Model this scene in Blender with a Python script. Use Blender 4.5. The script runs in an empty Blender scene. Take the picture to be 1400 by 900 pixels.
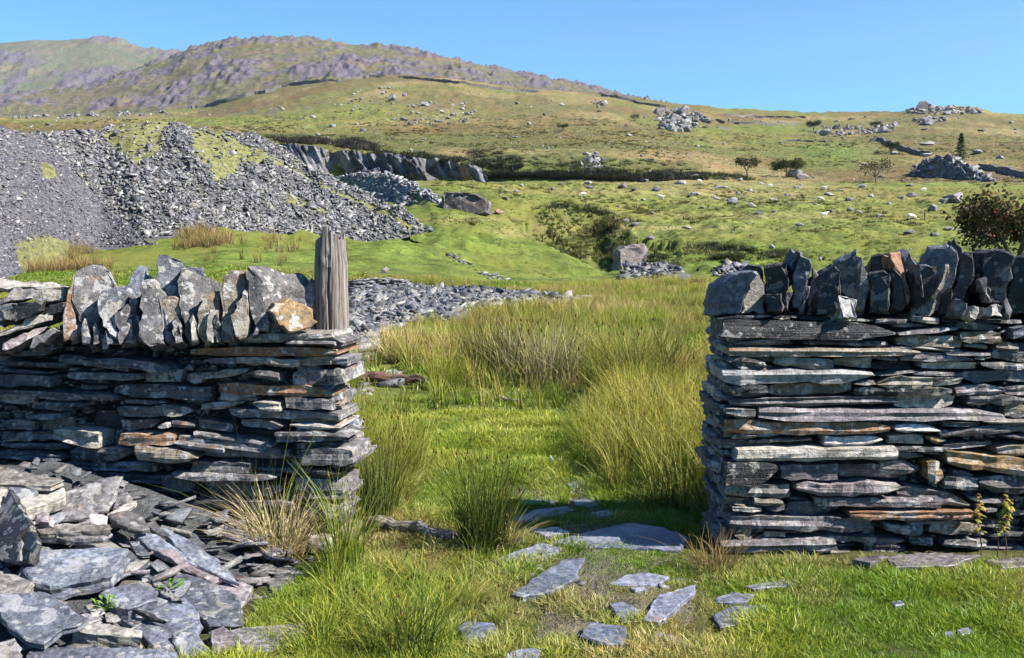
import bpy, math, random
import numpy as np
from mathutils import Vector, Matrix

random.seed(7)
RNG = np.random.default_rng(11)
scene = bpy.context.scene
COL = scene.collection

# ------------------------------------------------------------------ camera, world, sun
EYE = 1.5
F = 1361.0
PITCH = math.atan(120.0 / F)
CP, SP = math.cos(PITCH), math.sin(PITCH)
cam_data = bpy.data.cameras.new("camera")
cam_data.sensor_width = 36.0
cam_data.lens = 36.0 * F / 1400.0
cam_data.clip_start = 0.05
cam_data.clip_end = 20000.0
cam = bpy.data.objects.new("camera", cam_data)
cam.location = (0, 0, EYE)
cam.rotation_euler = (math.pi / 2 - PITCH, 0, 0)
COL.objects.link(cam)
scene.camera = cam

SUN = Vector((1.0, -0.34, 0.93)).normalized()
sun_elev = math.asin(SUN.z)
world = bpy.data.worlds.new("World")
scene.world = world
world.use_nodes = True
wn = world.node_tree
wn.nodes.clear()
wo = wn.nodes.new("ShaderNodeOutputWorld")
bg = wn.nodes.new("ShaderNodeBackground")
sky = wn.nodes.new("ShaderNodeTexSky")
sky.sky_type = 'NISHITA'
sky.sun_disc = False
sky.sun_elevation = sun_elev
sky.sun_rotation = math.atan2(SUN.x, SUN.y)
sky.altitude = 200.0
sky.air_density = 1.0
sky.dust_density = 0.6
sky.ozone_density = 2.2
tint = wn.nodes.new("ShaderNodeMix")
tint.data_type = 'RGBA'
tint.blend_type = 'MULTIPLY'
tint.inputs[0].default_value = 1.0
tint.inputs[7].default_value = (0.45, 0.915, 1.27, 1)
wn.links.new(sky.outputs[0], tint.inputs[6])
wn.links.new(tint.outputs[2], bg.inputs[0])
bg.inputs[1].default_value = 0.056
wn.links.new(bg.outputs[0], wo.inputs[0])

sd = bpy.data.lights.new("sun", 'SUN')
sd.energy = 5.0
sd.angle = math.radians(0.5)
sd.color = (1.0, 0.94, 0.85)
so = bpy.data.objects.new("sun", sd)
so.rotation_euler = (-SUN).to_track_quat('-Z', 'Y').to_euler()
so.location = SUN * 50
COL.objects.link(so)

scene.view_settings.view_transform = 'Standard'
scene.view_settings.look = 'None'
scene.view_settings.exposure = 1.5
scene.view_settings.gamma = 1.0
scene.render.engine = 'CYCLES'
scene.cycles.max_bounces = 5
scene.cycles.diffuse_bounces = 2
scene.cycles.transparent_max_bounces = 4

# ------------------------------------------------------------------ projection helpers
def P(px, py, Y):
    a = (px - 700.0) / F
    b = (450.0 - py) / F
    t = Y / (CP + b * SP)
    return Vector((a * t, Y, EYE + t * (-SP + b * CP)))

def ray(px, py):
    a = (px - 700.0) / F
    b = (450.0 - py) / F
    return Vector((a, CP + b * SP, -SP + b * CP))

def hitplane(px, py, o, n):
    d = ray(px, py)
    e = Vector((0, 0, EYE))
    t = (Vector(o) - e).dot(n) / d.dot(n)
    return e + d * t

def z_from_py(py, Y):
    b = (450.0 - np.asarray(py, float)) / F
    return EYE + Y * (-SP + b * CP) / (CP + b * SP)

def py_from_z(z, Y):
    s = (np.asarray(z, float) - EYE) / Y
    return 450.0 - F * np.tan(np.arctan(s) + PITCH)

def x_from(c, z, Y):
    s = (z - EYE) / Y
    b = np.tan(np.arctan(s) + PITCH)
    return (c - 700.0) / F * Y / (CP + b * SP)

# ------------------------------------------------------------------ noise
def _h(ix, iy, seed):
    n = (ix.astype(np.int64) * 374761393 + iy.astype(np.int64) * 668265263 + seed * 1442695041) & 0xffffffff
    n = ((n ^ (n >> 13)) * 1274126177) & 0xffffffff
    n = n ^ (n >> 16)
    return (n & 0xffff) / 65535.0 * 2 - 1

def vn(x, y, seed=0):
    ix, iy = np.floor(x), np.floor(y)
    fx, fy = x - ix, y - iy
    fx = fx * fx * fx * (fx * (fx * 6 - 15) + 10); fy = fy * fy * fy * (fy * (fy * 6 - 15) + 10)
    a = _h(ix, iy, seed); b = _h(ix + 1, iy, seed); c = _h(ix, iy + 1, seed); d = _h(ix + 1, iy + 1, seed)
    return (a * (1 - fx) + b * fx) * (1 - fy) + (c * (1 - fx) + d * fx) * fy

def fbm(x, y, seed=0, octs=4, gain=0.5):
    s = 0; a = 1.0; t = 0
    for o in range(octs):
        s = s + a * vn(x * 2.03 ** o + 17.3 * o, y * 2.03 ** o - 9.1 * o, seed + o * 7)
        t += a; a *= gain
    return s / t

def ridged(x, y, seed=0, octs=4):
    s = 0; a = 1.0; t = 0
    for o in range(octs):
        s = s + a * (1 - np.abs(vn(x * 2.1 ** o + 5.7 * o, y * 2.1 ** o, seed + o * 5)) * 2)
        t += a; a *= 0.55
    return s / t

def sstep(a, b, x):
    t = np.clip((x - a) / (b - a), 0, 1)
    return t * t * (3 - 2 * t)

def inpoly(x, y, poly):
    x = np.asarray(x, float); y = np.asarray(y, float)
    r = np.zeros(np.broadcast(x, y).shape, bool)
    n = len(poly)
    for i in range(n):
        x0, y0 = poly[i]; x1, y1 = poly[(i + 1) % n]
        c = ((y0 > y) != (y1 > y)) & (x < (x1 - x0) * (y - y0) / ((y1 - y0) or 1e-9) + x0)
        r ^= c
    return r

# ------------------------------------------------------------------ object helpers
def mesh_obj(name, me, parent=None, loc=None, rot=None):
    o = bpy.data.objects.new(name, me)
    if rot is not None:
        o.rotation_euler = rot
    if loc is not None:
        o.location = loc
    COL.objects.link(o)
    if parent is not None:
        o.parent = parent
        o.location = Vector(o.location) - Vector(parent.location)
    return o

def thing(name, label, cat, loc=(0, 0, 0), group=None):
    o = bpy.data.objects.new(name, None)
    o.empty_display_size = 0.1
    o.location = loc
    COL.objects.link(o)
    o["label"] = label; o["category"] = cat
    if group: o["group"] = group
    return o

def tag(o, label, cat, group=None, kind=None):
    o["label"] = label; o["category"] = cat
    if group: o["group"] = group
    if kind: o["kind"] = kind
    return o

ALB = 0.66
def alb(t):
    a = np.array(t, np.float32, copy=True)
    a[..., :3] *= ALB
    return a

def make_mesh(name, verts, faces, mat=None, tintc=None, smooth=False):
    me = bpy.data.meshes.new(name)
    me.from_pydata([tuple(v) for v in verts], [], faces)
    if mat is not None: me.materials.append(mat)
    if tintc is not None:
        ca = me.color_attributes.new("tint", 'FLOAT_COLOR', 'POINT')
        n = len(me.vertices)
        arr = alb(tintc)
        if arr.ndim == 1: arr = np.tile(arr, (n, 1))
        ca.data.foreach_set("color", arr.ravel())
    if smooth:
        me.polygons.foreach_set("use_smooth", np.ones(len(me.polygons), bool))
    me.update()
    return me

def fast_mesh(name, V, faces, mat, tintc=None, smooth=False, scale_tint=True):
    """V (n,3); faces (m,k) int array of triangles or quads."""
    me = bpy.data.meshes.new(name)
    V = np.asarray(V, np.float32); Fc = np.asarray(faces, np.int32)
    k = Fc.shape[1]
    me.vertices.add(len(V)); me.vertices.foreach_set("co", V.ravel())
    me.loops.add(Fc.size); me.loops.foreach_set("vertex_index", Fc.ravel())
    me.polygons.add(len(Fc)); me.polygons.foreach_set("loop_start", np.arange(0, Fc.size, k, dtype=np.int32))
    me.materials.append(mat)
    if smooth:
        me.polygons.foreach_set("use_smooth", np.ones(len(Fc), bool))
    me.update(calc_edges=True)
    if tintc is not None:
        ca = me.color_attributes.new("tint", 'FLOAT_COLOR', 'POINT')
        arr = alb(tintc) if scale_tint else np.asarray(tintc, np.float32)
        if arr.ndim == 1: arr = np.tile(arr, (len(V), 1))
        ca.data.foreach_set("color", arr.ravel())
    return me

def grid_faces(nc, nr, flip=False):
    i = np.arange(nc - 1)[:, None] * nr + np.arange(nr - 1)[None, :]
    f = np.stack([i, i + nr, i + nr + 1, i + 1], -1).reshape(-1, 4)
    return f[:, ::-1] if flip else f

# ------------------------------------------------------------------ materials
class NT:
    def __init__(s, name):
        s.m = bpy.data.materials.new(name); s.m.use_nodes = True
        s.t = s.m.node_tree; s.t.nodes.clear()
        s.out = s.t.nodes.new("ShaderNodeOutputMaterial")
    def n(s, typ, props=None, **inp):
        nd = s.t.nodes.new("ShaderNode" + typ)
        for k, v in (props or {}).items(): setattr(nd, k, v)
        for k, v in inp.items():
            key = int(k[1:]) if k[0] == 'i' and k[1:].isdigit() else k.replace('_', ' ')
            s.set(nd.inputs[key], v)
        return nd
    def set(s, sock, v):
        if isinstance(v, bpy.types.NodeSocket): s.t.links.new(v, sock)
        else: sock.default_value = v
    def math(s, op, a, b=0.0, clamp=False):
        return s.n("Math", dict(operation=op, use_clamp=clamp), i0=a, i1=b).outputs[0]
    def mix(s, f, a, b, mode='MIX'):
        nd = s.n("Mix", dict(data_type='RGBA', blend_type=mode, clamp_factor=True))
        s.set(nd.inputs[0], f); s.set(nd.inputs[6], a); s.set(nd.inputs[7], b)
        return nd.outputs[2]
    def noise(s, vec, scale, detail=4, rough=0.55, dist=0.0):
        return s.n("TexNoise", None, Vector=vec, Scale=scale, Detail=detail, Roughness=rough, Distortion=dist).outputs[0]
    def ramp(s, v, lo, hi, a=0.0, b=1.0):
        nd = s.n("MapRange", dict(interpolation_type='SMOOTHSTEP'), i0=v, i1=lo, i2=hi, i3=a, i4=b)
        return nd.outputs[0]
    def vscale(s, vec, sc):
        nd = s.n("Mapping"); s.set(nd.inputs[0], vec); nd.inputs[3].default_value = sc
        return nd.outputs[0]
    def scalecol(s, col, f):
        nd = s.n("VectorMath", dict(operation='SCALE')); s.set(nd.inputs[0], col); s.set(nd.inputs[3], f)
        return nd.outputs[0]

def slate_material(name, lichen=1.0, rough=0.55, bump=0.006, lam=1.0, fine=1.0):
    M = NT(name)
    tc = M.n("TexCoord").outputs[3]
    oi = M.n("ObjectInfo")
    geo = M.n("NewGeometry")
    rnd = M.math('FRACT', M.math('ADD', oi.outputs["Random"], geo.outputs["Random Per Island"]))
    off = M.n("CombineXYZ", None, X=M.math('MULTIPLY', rnd, 57.0), Y=M.math('MULTIPLY', rnd, 31.0), Z=M.math('MULTIPLY', rnd, 83.0)).outputs[0]
    vec = M.n("VectorMath", dict(operation='ADD'), i0=tc, i1=off).outputs[0]
    at = M.n("Attribute", dict(attribute_type='GEOMETRY', attribute_name="tint"))
    base = at.outputs["Color"]; rust = at.outputs["Alpha"]
    big = M.noise(vec, 7.0 * fine, 5, 0.6)
    mid = M.noise(vec, 40.0 * fine, 5, 0.65)
    lamv = M.vscale(vec, (4.0, 4.0, 90.0))
    lamn = M.noise(lamv, 1.0 * fine, 3, 0.6)
    v = M.math('MULTIPLY', M.ramp(big, 0.25, 0.75, 0.6, 1.4), M.ramp(mid, 0.3, 0.7, 0.5, 1.55))
    v = M.math('MULTIPLY', v, M.ramp(lamn, 0.3, 0.7, 1 - 0.25 * lam, 1 + 0.25 * lam))
    v = M.math('MULTIPLY', v, M.ramp(rnd, 0, 1, 0.72, 1.3))
    c = M.scalecol(base, v)
    # rust / iron stain
    rn = M.noise(M.vscale(vec, (3.0, 3.0, 9.0)), 3.0 * fine, 5, 0.7)
    rth = M.math('SUBTRACT', M.math('ADD', rn, M.math('MULTIPLY', rust, 0.42)), 0.66)
    rf = M.ramp(rth, 0.0, 0.12)
    rcol = M.mix(M.ramp(mid, 0.35, 0.65), (0.16, 0.065, 0.025, 1), (0.27, 0.15, 0.07, 1))
    c = M.mix(M.math('MULTIPLY', rf, 0.85), c, rcol)
    if lichen > 0:
        n1 = M.noise(vec, 19.0 * fine, 3, 0.5, 0.3)
        patch = M.noise(vec, 4.5 * fine, 2, 0.5)
        sum1 = M.math('ADD', n1, M.math('MULTIPLY', M.math('SUBTRACT', patch, 0.5), 0.75))
        l1 = M.math('MULTIPLY', M.ramp(sum1, 0.60 - 0.03 * lichen, 0.64 - 0.03 * lichen), M.ramp(M.noise(vec, 70.0 * fine, 3, 0.6), 0.32, 0.48))
        vor = M.n("TexVoronoi", dict(feature='F1'), Vector=M.n("VectorMath", dict(operation='ADD'), i0=vec, i1=M.scalecol(M.n("TexNoise", None, Vector=vec, Scale=60.0 * fine, Detail=3.0).outputs[1], 0.016 / fine)).outputs[0], Scale=34.0 * fine, Randomness=1.0)
        vr = M.n("SeparateColor", None, i0=vor.outputs["Color"]).outputs[0]
        spot = M.math('MULTIPLY', M.ramp(vor.outputs["Distance"], 0.42, 0.25), M.math('GREATER_THAN', vr, 0.84))
        sp2 = M.ramp(M.noise(vec, 150.0 * fine, 3, 0.6), 0.60, 0.68)
        lf = M.math('MAXIMUM', M.math('MULTIPLY', l1, 0.72), M.math('MAXIMUM', M.math('MULTIPLY', spot, 0.75), M.math('MULTIPLY', sp2, 0.5)))
        lcol = M.mix(M.ramp(M.noise(vec, 11.0, 2), 0.46, 0.64), (0.37, 0.36, 0.355, 1), (0.28, 0.26, 0.20, 1))
        c = M.mix(M.math('MULTIPLY', lf, min(1.0, lichen)), c, lcol)
    bs = M.n("BsdfPrincipled", None, Base_Color=c, Roughness=M.ramp(mid, 0.2, 0.8, rough - 0.1, rough + 0.18))
    bs.inputs["Specular IOR Level"].default_value = 0.42
    hsum = M.math('ADD', M.math('MULTIPLY', mid, 0.5), M.math('ADD', M.math('MULTIPLY', lamn, 0.55 * lam), M.math('MULTIPLY', big, 0.8)))
    hsum = M.math('ADD', hsum, M.math('MULTIPLY', M.noise(vec, 160.0 * fine, 3, 0.6), 0.22))
    b = M.n("Bump", None, Strength=1.0, Distance=bump, Height=hsum)
    M.t.links.new(b.outputs[0], bs.inputs["Normal"])
    M.t.links.new(bs.outputs[0], M.out.inputs[0])
    return M.m

MAT_SLATE = slate_material("slate_wall", 0.9, 0.62, 0.012)
MAT_COPE = slate_material("slate_coping", 0.4, 0.62, 0.012)
MAT_SLAB = slate_material("slate_flat", 0.6, 0.48, 0.006, 0.5)
MAT_PATH = slate_material("slate_path", 0.35, 0.45, 0.004, 0.3)
MAT_SCREE = slate_material("slate_scree", 0.0, 0.55, 0.005, 0.4, 0.6)
MAT_ROCK = slate_material("boulder_rock", 0.5, 0.75, 0.05, 0.2, 0.22)

TINTS = {
    'd': (0.030, 0.031, 0.035, 0.08), 'b': (0.095, 0.103, 0.128, 0.05), 'g': (0.130, 0.121, 0.125, 0.14),
    't': (0.215, 0.180, 0.140, 0.26), 'p': (0.165, 0.138, 0.150, 0.08), 'w': (0.52, 0.51, 0.50, 0.05),
    'r': (0.20, 0.125, 0.09, 0.62), 'o': (0.30, 0.19, 0.08, 0.4), 'l': (0.34, 0.31, 0.275, 0.14),
}
def jit(t, k=0.12):
    f = 1 + random.uniform(-k, k)
    return (t[0] * f * random.uniform(.97, 1.03), t[1] * f, t[2] * f * random.uniform(.97, 1.03), t[3])

def blade_material():
    M = NT("grass_blade")
    at = M.n("Attribute", dict(attribute_type='INSTANCER', attribute_name="tint"))
    ag = M.n("Attribute", dict(attribute_type='GEOMETRY', attribute_name="tint"))
    c = M.mix(1.0, at.outputs["Color"], ag.outputs["Color"], 'MULTIPLY')
    d = M.n("BsdfDiffuse", None, Color=c)
    t = M.n("BsdfTranslucent", None, Color=c)
    g = M.n("BsdfGlossy", None, Color=(0.5, 0.5, 0.5, 1), Roughness=0.5)
    m1 = M.n("MixShader", None, i0=0.35); M.t.links.new(d.outputs[0], m1.inputs[1]); M.t.links.new(t.outputs[0], m1.inputs[2])
    m2 = M.n("MixShader", None, i0=0.04); M.t.links.new(m1.outputs[0], m2.inputs[1]); M.t.links.new(g.outputs[0], m2.inputs[2])
    M.t.links.new(m2.outputs[0], M.out.inputs[0])
    return M.m

def leaf_material(name, colmul=1.0):
    M = NT(name)
    ag = M.n("Attribute", dict(attribute_type='GEOMETRY', attribute_name="tint"))
    geo = M.n("NewGeometry")
    c = M.scalecol(ag.outputs["Color"], M.ramp(geo.outputs["Random Per Island"], 0, 1, 0.6 * colmul, 1.4 * colmul))
    d = M.n("BsdfDiffuse", None, Color=c); t = M.n("BsdfTranslucent", None, Color=c)
    m1 = M.n("MixShader", None, i0=0.3); M.t.links.new(d.outputs[0], m1.inputs[1]); M.t.links.new(t.outputs[0], m1.inputs[2])
    M.t.links.new(m1.outputs[0], M.out.inputs[0])
    return M.m
MAT_BLADE = blade_material()
MAT_LEAF = leaf_material("leaf")

def ground_material(name, sc=1.0, rocky=0.0):
    """vegetation / earth colour comes from the 'tint' attribute, alpha = share of bare rock."""
    M = NT(name)
    tc = M.n("TexCoord").outputs[3]
    at = M.n("Attribute", dict(attribute_type='GEOMETRY', attribute_name="tint"))
    base = at.outputs["Color"]; al = at.outputs["Alpha"]
    n1 = M.noise(tc, 0.06 * sc, 5, 0.6, 0.4)
    n2 = M.noise(tc, 0.55 * sc, 6, 0.65)
    n3 = M.noise(tc, 5.0 * sc, 5, 0.65)
    v = M.math('MULTIPLY', M.ramp(n2, 0.25, 0.75, 0.5, 1.45), M.ramp(n3, 0.25, 0.75, 0.6, 1.4))
    c = M.scalecol(base, v)
    straw = M.mix(1.0, base, (1.35, 1.03, 1.1, 1), 'MULTIPLY')
    c = M.mix(M.math('MULTIPLY', M.ramp(M.math('ADD', n1, M.math('MULTIPLY', M.math('SUBTRACT', n2, 0.5), 0.5)), 0.45, 0.62), 0.7), c, straw)
    green = M.mix(1.0, base, (0.45, 0.62, 0.45, 1), 'MULTIPLY')
    c = M.mix(M.math('MULTIPLY', M.ramp(M.noise(tc, 0.9 * sc, 5, 0.7, 0.5), 0.55, 0.68), 0.6), c, green)
    rk = M.noise(M.vscale(tc, (1, 0.5, 1)), 0.22 * sc, 8, 0.72)
    rf = M.ramp(M.math('SUBTRACT', M.math('ADD', rk, M.math('MULTIPLY', al, 0.5)), 0.72), 0.0, 0.06)
    rcol = M.scalecol(M.mix(n3, (0.045, 0.040, 0.052, 1), (0.145, 0.125, 0.145, 1)), M.ramp(n2, 0.2, 0.8, 0.5, 1.4))
    c = M.mix(rf, c, rcol)
    bs = M.n("BsdfPrincipled", None, Base_Color=c, Roughness=0.95)
    bs.inputs["Specular IOR Level"].default_value = 0.1
    hh = M.math('ADD', M.math('MULTIPLY', n2, 0.6), M.math('MULTIPLY', n3, 0.12))
    b = M.n("Bump", None, Strength=0.8, Distance=0.6 / sc if sc < 1 else 0.35, Height=hh)
    M.t.links.new(b.outputs[0], bs.inputs["Normal"])
    M.t.links.new(bs.outputs[0], M.out.inputs[0])
    return M.m
MAT_GROUND = ground_material("moor_ground")
MAT_MOUNT = ground_material("mountain_ground", 0.25)

# ------------------------------------------------------------------ terrain
CC = np.array([-300, 0, 150, 300, 450, 520, 600, 680, 760, 830, 900, 960, 1000, 1100, 1250, 1400, 1700], float)
crest_c = [-300, 0, 150, 280, 340, 460, 540, 620, 690, 800, 830, 900, 1000, 1100, 1230, 1250, 1290, 1340, 1360, 1400, 1700]
crest_p = [165, 162, 158, 148, 127, 108, 103, 108, 119, 129, 130, 140, 150, 154, 155, 149, 146, 149, 156, 158, 150]
def crest(c): return np.interp(c, crest_c, crest_p)
#            -300   0  150  300  450  520  600  680  760  830  900  960 1000 1100 1250 1400 1700
RINGS = {
    24.0: [413] * 17,
    30.0: [398] * 17,
    40.0: [372, 366, 358, 348, 360, 368, 376, 383, 385, 385, 384, 383, 383, 382, 382, 382, 382],
    50.0: [350, 342, 332, 314, 330, 338, 352, 366, 378, 381, 378, 372, 370, 368, 366, 364, 362],
    60.0: [335, 330, 322, 308, 318, 320, 322, 334, 348, 374, 366, 356, 352, 350, 350, 348, 345],
    66.0: [330, 325, 318, 306, 312, 312, 300, 312, 344, 372, 350, 340, 340, 338, 336, 334, 332],
    75.0: [320, 315, 310, 304, 300, 292, 283, 295, 330, 340, 328, 322, 320, 318, 316, 314, 312],
    84.0: [310, 305, 300, 295, 285, 276, 270, 272, 290, 302, 302, 300, 298, 298, 296, 294, 292],
    100.: [295, 290, 285, 275, 265, 258, 256, 258, 268, 276, 280, 280, 280, 280, 280, 278, 275],
    115.: [280, 275, 268, 262, 256, 253, 250, 250, 250, 252, 255, 258, 262, 265, 266, 266, 262],
    118.: [278, 273, 265, 262, 290, 300, 300, 295, 275, 268, 256, 256, 260, 263, 264, 264, 260],
    133.: [262, 258, 250, 245, 285, 290, 290, 285, 265, 260, 250, 248, 252, 255, 256, 257, 252],
    139.: [258, 254, 245, 193, 207, 213, 222, 222, 232, 240, 247, 245, 250, 253, 254, 255, 250],
    150.: [240, 235, 220, 190, 203, 208, 216, 214, 214, 222, 236, 240, 244, 247, 248, 250, 245],
    180.: [205, 200, 196, 186, 194, 197, 202, 202, 203, 205, 212, 222, 230, 236, 238, 240, 236],
    250.: [185, 182, 180, 178, 182, 184, 186, 186, 188, 190, 196, 204, 208, 212, 214, 216, 212],
    350.: [175, 172, 170, 168, 163, 165, 166, 167, 168, 172, 180, 185, 188, 191, 192, 195, 190],
    500.: [168, 166, 165, 160, 133, 132, 137, 142, 146, 150, 160, 167, 170, 173, 171, 174, 168],
}
YS_R = np.array([0.5, 24.0] + [k for k in RINGS if k > 24.0])
def ring_z(c):
    Z = np.zeros((len(YS_R), len(c)))
    for i, Y in enumerate(YS_R):
        if Y <= 24: continue
        Z[i] = z_from_py(np.interp(c, CC, RINGS[Y]), Y)
    return Z
cs = np.concatenate([np.arange(-1500, -70, 22.0), np.arange(-60, 1461, 3.6), np.arange(1475, 2900, 22.0)])
ys = np.unique(np.concatenate([np.geomspace(0.6, 30, 150), np.geomspace(30, 115, 150), np.linspace(115, 119, 8), np.linspace(119, 132, 8), np.linspace(132, 139, 12), np.geomspace(139, 690, 110), np.linspace(695, 900, 14)]))
nC, nR = len(cs), len(ys)
RZ = np.vstack([ring_z(cs), z_from_py(crest(cs), 690.0)[None, :], z_from_py(crest(cs) + 9, 800.0)[None, :], z_from_py(crest(cs) + 14, 900.0)[None, :]])
YR = np.concatenate([YS_R, [690.0, 800.0, 900.0]])
GZ = np.zeros((nC, nR))
for i in range(nC):
    GZ[i] = np.interp(ys, YR, RZ[:, i])
# soften ring creases, not at the quarry
k = np.array([1, 2, 3, 2, 1.]) / 9
sm = np.apply_along_axis(lambda r: np.convolve(np.pad(r, 2, 'edge'), k, 'valid'), 1, GZ)
sm = np.apply_along_axis(lambda r: np.convolve(np.pad(r, 3, 'edge'), np.ones(7) / 7, 'valid'), 0, sm)
q = sstep(112, 116, ys) * (1 - sstep(138, 142, ys))
GZ = GZ * q[None, :] + sm * (1 - q[None, :])
YY = np.tile(ys[None, :], (nC, 1)); CCg = np.tile(cs[:, None], (1, nR))
XX = x_from(CCg, GZ, YY)
nz = 0.012 * fbm(XX * 3, YY * 3, 1, 3) * (1 - sstep(20, 40, YY))
nz += 0.05 * fbm(XX * 0.7, YY * 0.7, 2, 3) * sstep(5, 9, YY)
nz += 0.42 * fbm(XX * 0.35, YY * 0.35, 3, 4) * sstep(30, 55, YY) * (1 - 0.5 * sstep(120, 200, YY))
nz += 0.28 * (ridged(XX * 0.6, YY * 0.4, 4, 4)) * sstep(36, 60, YY) * (1 - sstep(150, 300, YY))
nz += 1.3 * fbm(XX * 0.035, YY * 0.035, 5, 5) * sstep(90, 200, YY) * (1 - sstep(600, 690, YY) * 0.7)
nz += 1.6 * ridged(XX * 0.09, YY * 0.09, 6, 4) * sstep(180, 350, YY)
pyg = py_from_z(GZ, YY)
gul = inpoly(CCg, pyg, [(725, 300), (760, 275), (835, 288), (880, 335), (840, 362), (800, 358), (735, 330)]) & (YY > 58) & (YY < 110)
def first_y(c, py, ymin):
    i = int(np.argmin(np.abs(cs - c))); col_ = py_from_z(GZ[i], ys)
    k = np.where((col_ <= py) & (ys > ymin))[0][0]
    return float(XX[i, k]), float(ys[k])
def bank(line, depth, w0, w1, w2, ymin):
    """lower the ground on the near / left side of a line seen in the picture: a cut bank"""
    L = [first_y(a, b, ymin) for a, b in line]
    best = np.full(XX.shape, 1e9); side = np.zeros(XX.shape)
    for (x0, y0), (x1, y1) in zip(L[:-1], L[1:]):
        dx, dy = x1 - x0, y1 - y0; LL = dx * dx + dy * dy
        u = np.clip(((XX - x0) * dx + (YY - y0) * dy) / LL, 0, 1)
        ex, ey = XX - (x0 + u * dx), YY - (y0 + u * dy); d = np.hypot(ex, ey)
        cr = dx * ey - dy * ex
        m = d < best; best = np.where(m, d, best); side = np.where(m, np.sign(cr), side)
    endf = 1.0
    d = best + .35 * vn(XX * .9, YY * .9, 61)
    return np.where(side < 0, -depth * sstep(0, w0, d) * (1 - sstep(w1, w2, d)), 0)
gb = bank([(728, 306), (745, 290), (768, 284), (835, 291), (862, 318), (888, 346)], 1.9, 2.3, 3.5, 9.0, 58)
nz += gb * (YY > 45) * (YY < 110)
sb = bank([(925, 331), (980, 333), (1060, 343), (1115, 351)], .75, .7, 1.5, 6.0, 45)
nz += sb * (YY > 40) * (YY < 95)
gul = gul | ((gb < -.1) & (YY < 110))
nz += np.where(gul, 0.5 * ridged(XX * 0.7 + YY * 0.2, YY * 1.0, 8, 3), 0)
bankm = inpoly(CCg, pyg, [(930, 330), (1120, 345), (1120, 372), (930, 372)]) & (YY > 45) & (YY < 80)
nz += np.where(bankm, 0.45 * ridged(XX * 0.25, YY * 0.9, 9, 3), 0)
vegb = inpoly(CCg, pyg, [(640, 205), (960, 225), (960, 255), (640, 255)]) & (YY > 136) & (YY < 178)
nz += np.where(vegb, 0.5 * ridged(XX * 0.3, YY * 0.3, 10, 4), 0)
GZ = GZ + nz * (1 - 0.7 * q[None, :])
# a slight hollow for the sheep-cut turf left of the path, worn path itself
XX = x_from(CCg, GZ, YY)
pyg = py_from_z(GZ, YY)

def blob(cx, cy, rx, ry):
    return np.exp(-(((CCg - cx) / rx) ** 2 + ((pyg - cy) / ry) ** 2))
def lay(col, cnew, w):
    w = np.clip(w, 0, 1)[..., None]
    return col * (1 - w) + np.array(cnew) * w
G_BRIGHT = (0.130, 0.170, 0.034); G_PAST = (0.170, 0.200, 0.050); G_MOOR = (0.150, 0.142, 0.056); G_OLIVE = (0.120, 0.128, 0.044)
G_BROWN = (0.155, 0.122, 0.055); G_TAN = (0.29, 0.245, 0.11); G_EARTH = (0.075, 0.08, 0.03)
col = np.tile(np.array(G_EARTH), (nC, nR, 1))
col = lay(col, (0.13, 0.165, 0.035), sstep(5.5, 10, YY))
col = lay(col, G_BRIGHT, sstep(33, 44, YY))
col = lay(col, G_PAST, sstep(60, 80, YY) * sstep(650, 800, CCg) + sstep(85, 110, YY))
col = lay(col, G_BROWN, sstep(138, 152, YY) * sstep(820, 950, CCg) * (1 - sstep(200, 230, YY) * 0.5))
col = lay(col, G_OLIVE, sstep(138, 150, YY) * (1 - sstep(820, 950, CCg)))
col = lay(col, G_MOOR, sstep(210, 260, YY))
col = lay(col, G_PAST, 0.75 * sstep(0.0, 0.5, fbm(XX * 0.012, YY * 0.006, 30, 3)) * sstep(160, 200, YY))
col = lay(col, G_BROWN, 0.7 * sstep(0.05, 0.4, fbm(XX * 0.014, YY * 0.007, 31, 3)) * sstep(140, 200, YY))
col = lay(col, G_TAN, 0.6 * sstep(0.1, 0.45, fbm(XX * 0.03, YY * 0.012, 32, 3)) * sstep(90, 120, YY))
col = lay(col, (0.12, 0.17, 0.045), 0.8 * np.maximum(blob(220, 138, 60, 14), blob(280, 132, 50, 10)) * (YY > 300))
col = lay(col, (0.13, 0.19, 0.04), 0.8 * (blob(1060, 176, 70, 6) + blob(1130, 210, 50, 8) + blob(1130, 225, 60, 8)) * (YY > 130))
col = lay(col, (0.14, 0.20, 0.035), 0.7 * (blob(650, 330, 100, 22) + blob(1000, 350, 70, 14) + blob(330, 350, 150, 16)) * (YY < 90))
col = lay(col, (0.10, 0.12, 0.035), 0.8 * (gul | vegb))  # darker tint paints the shade of the gully and quarry bank
col = lay(col, G_TAN, 0.55 * (blob(700, 318, 26, 8) + blob(640, 300, 60, 5) + blob(880, 312, 160, 4) + blob(1050, 295, 160, 4) + blob(820, 262, 160, 5)) * (YY < 125))
rockm = 0.10 * sstep(140, 250, YY) + 0.25 * (blob(930, 165, 40, 14) + blob(1150, 178, 70, 6) + blob(590, 145, 80, 16) + blob(360, 150, 120, 20) + blob(1290, 152, 55, 5) + blob(1250, 164, 30, 5)) * (YY > 150)
rockm += 0.28 * (blob(60, 150, 120, 18) + blob(180, 150, 60, 14)) * (YY > 200)
rockm *= (YY > 120)
V = np.stack([XX, YY, GZ], -1).reshape(-1, 3)
T = np.concatenate([col, rockm[..., None]], -1).reshape(-1, 4)
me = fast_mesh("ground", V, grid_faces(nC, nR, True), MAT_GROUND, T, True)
g = mesh_obj("ground", me); g["kind"] = "structure"
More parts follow.
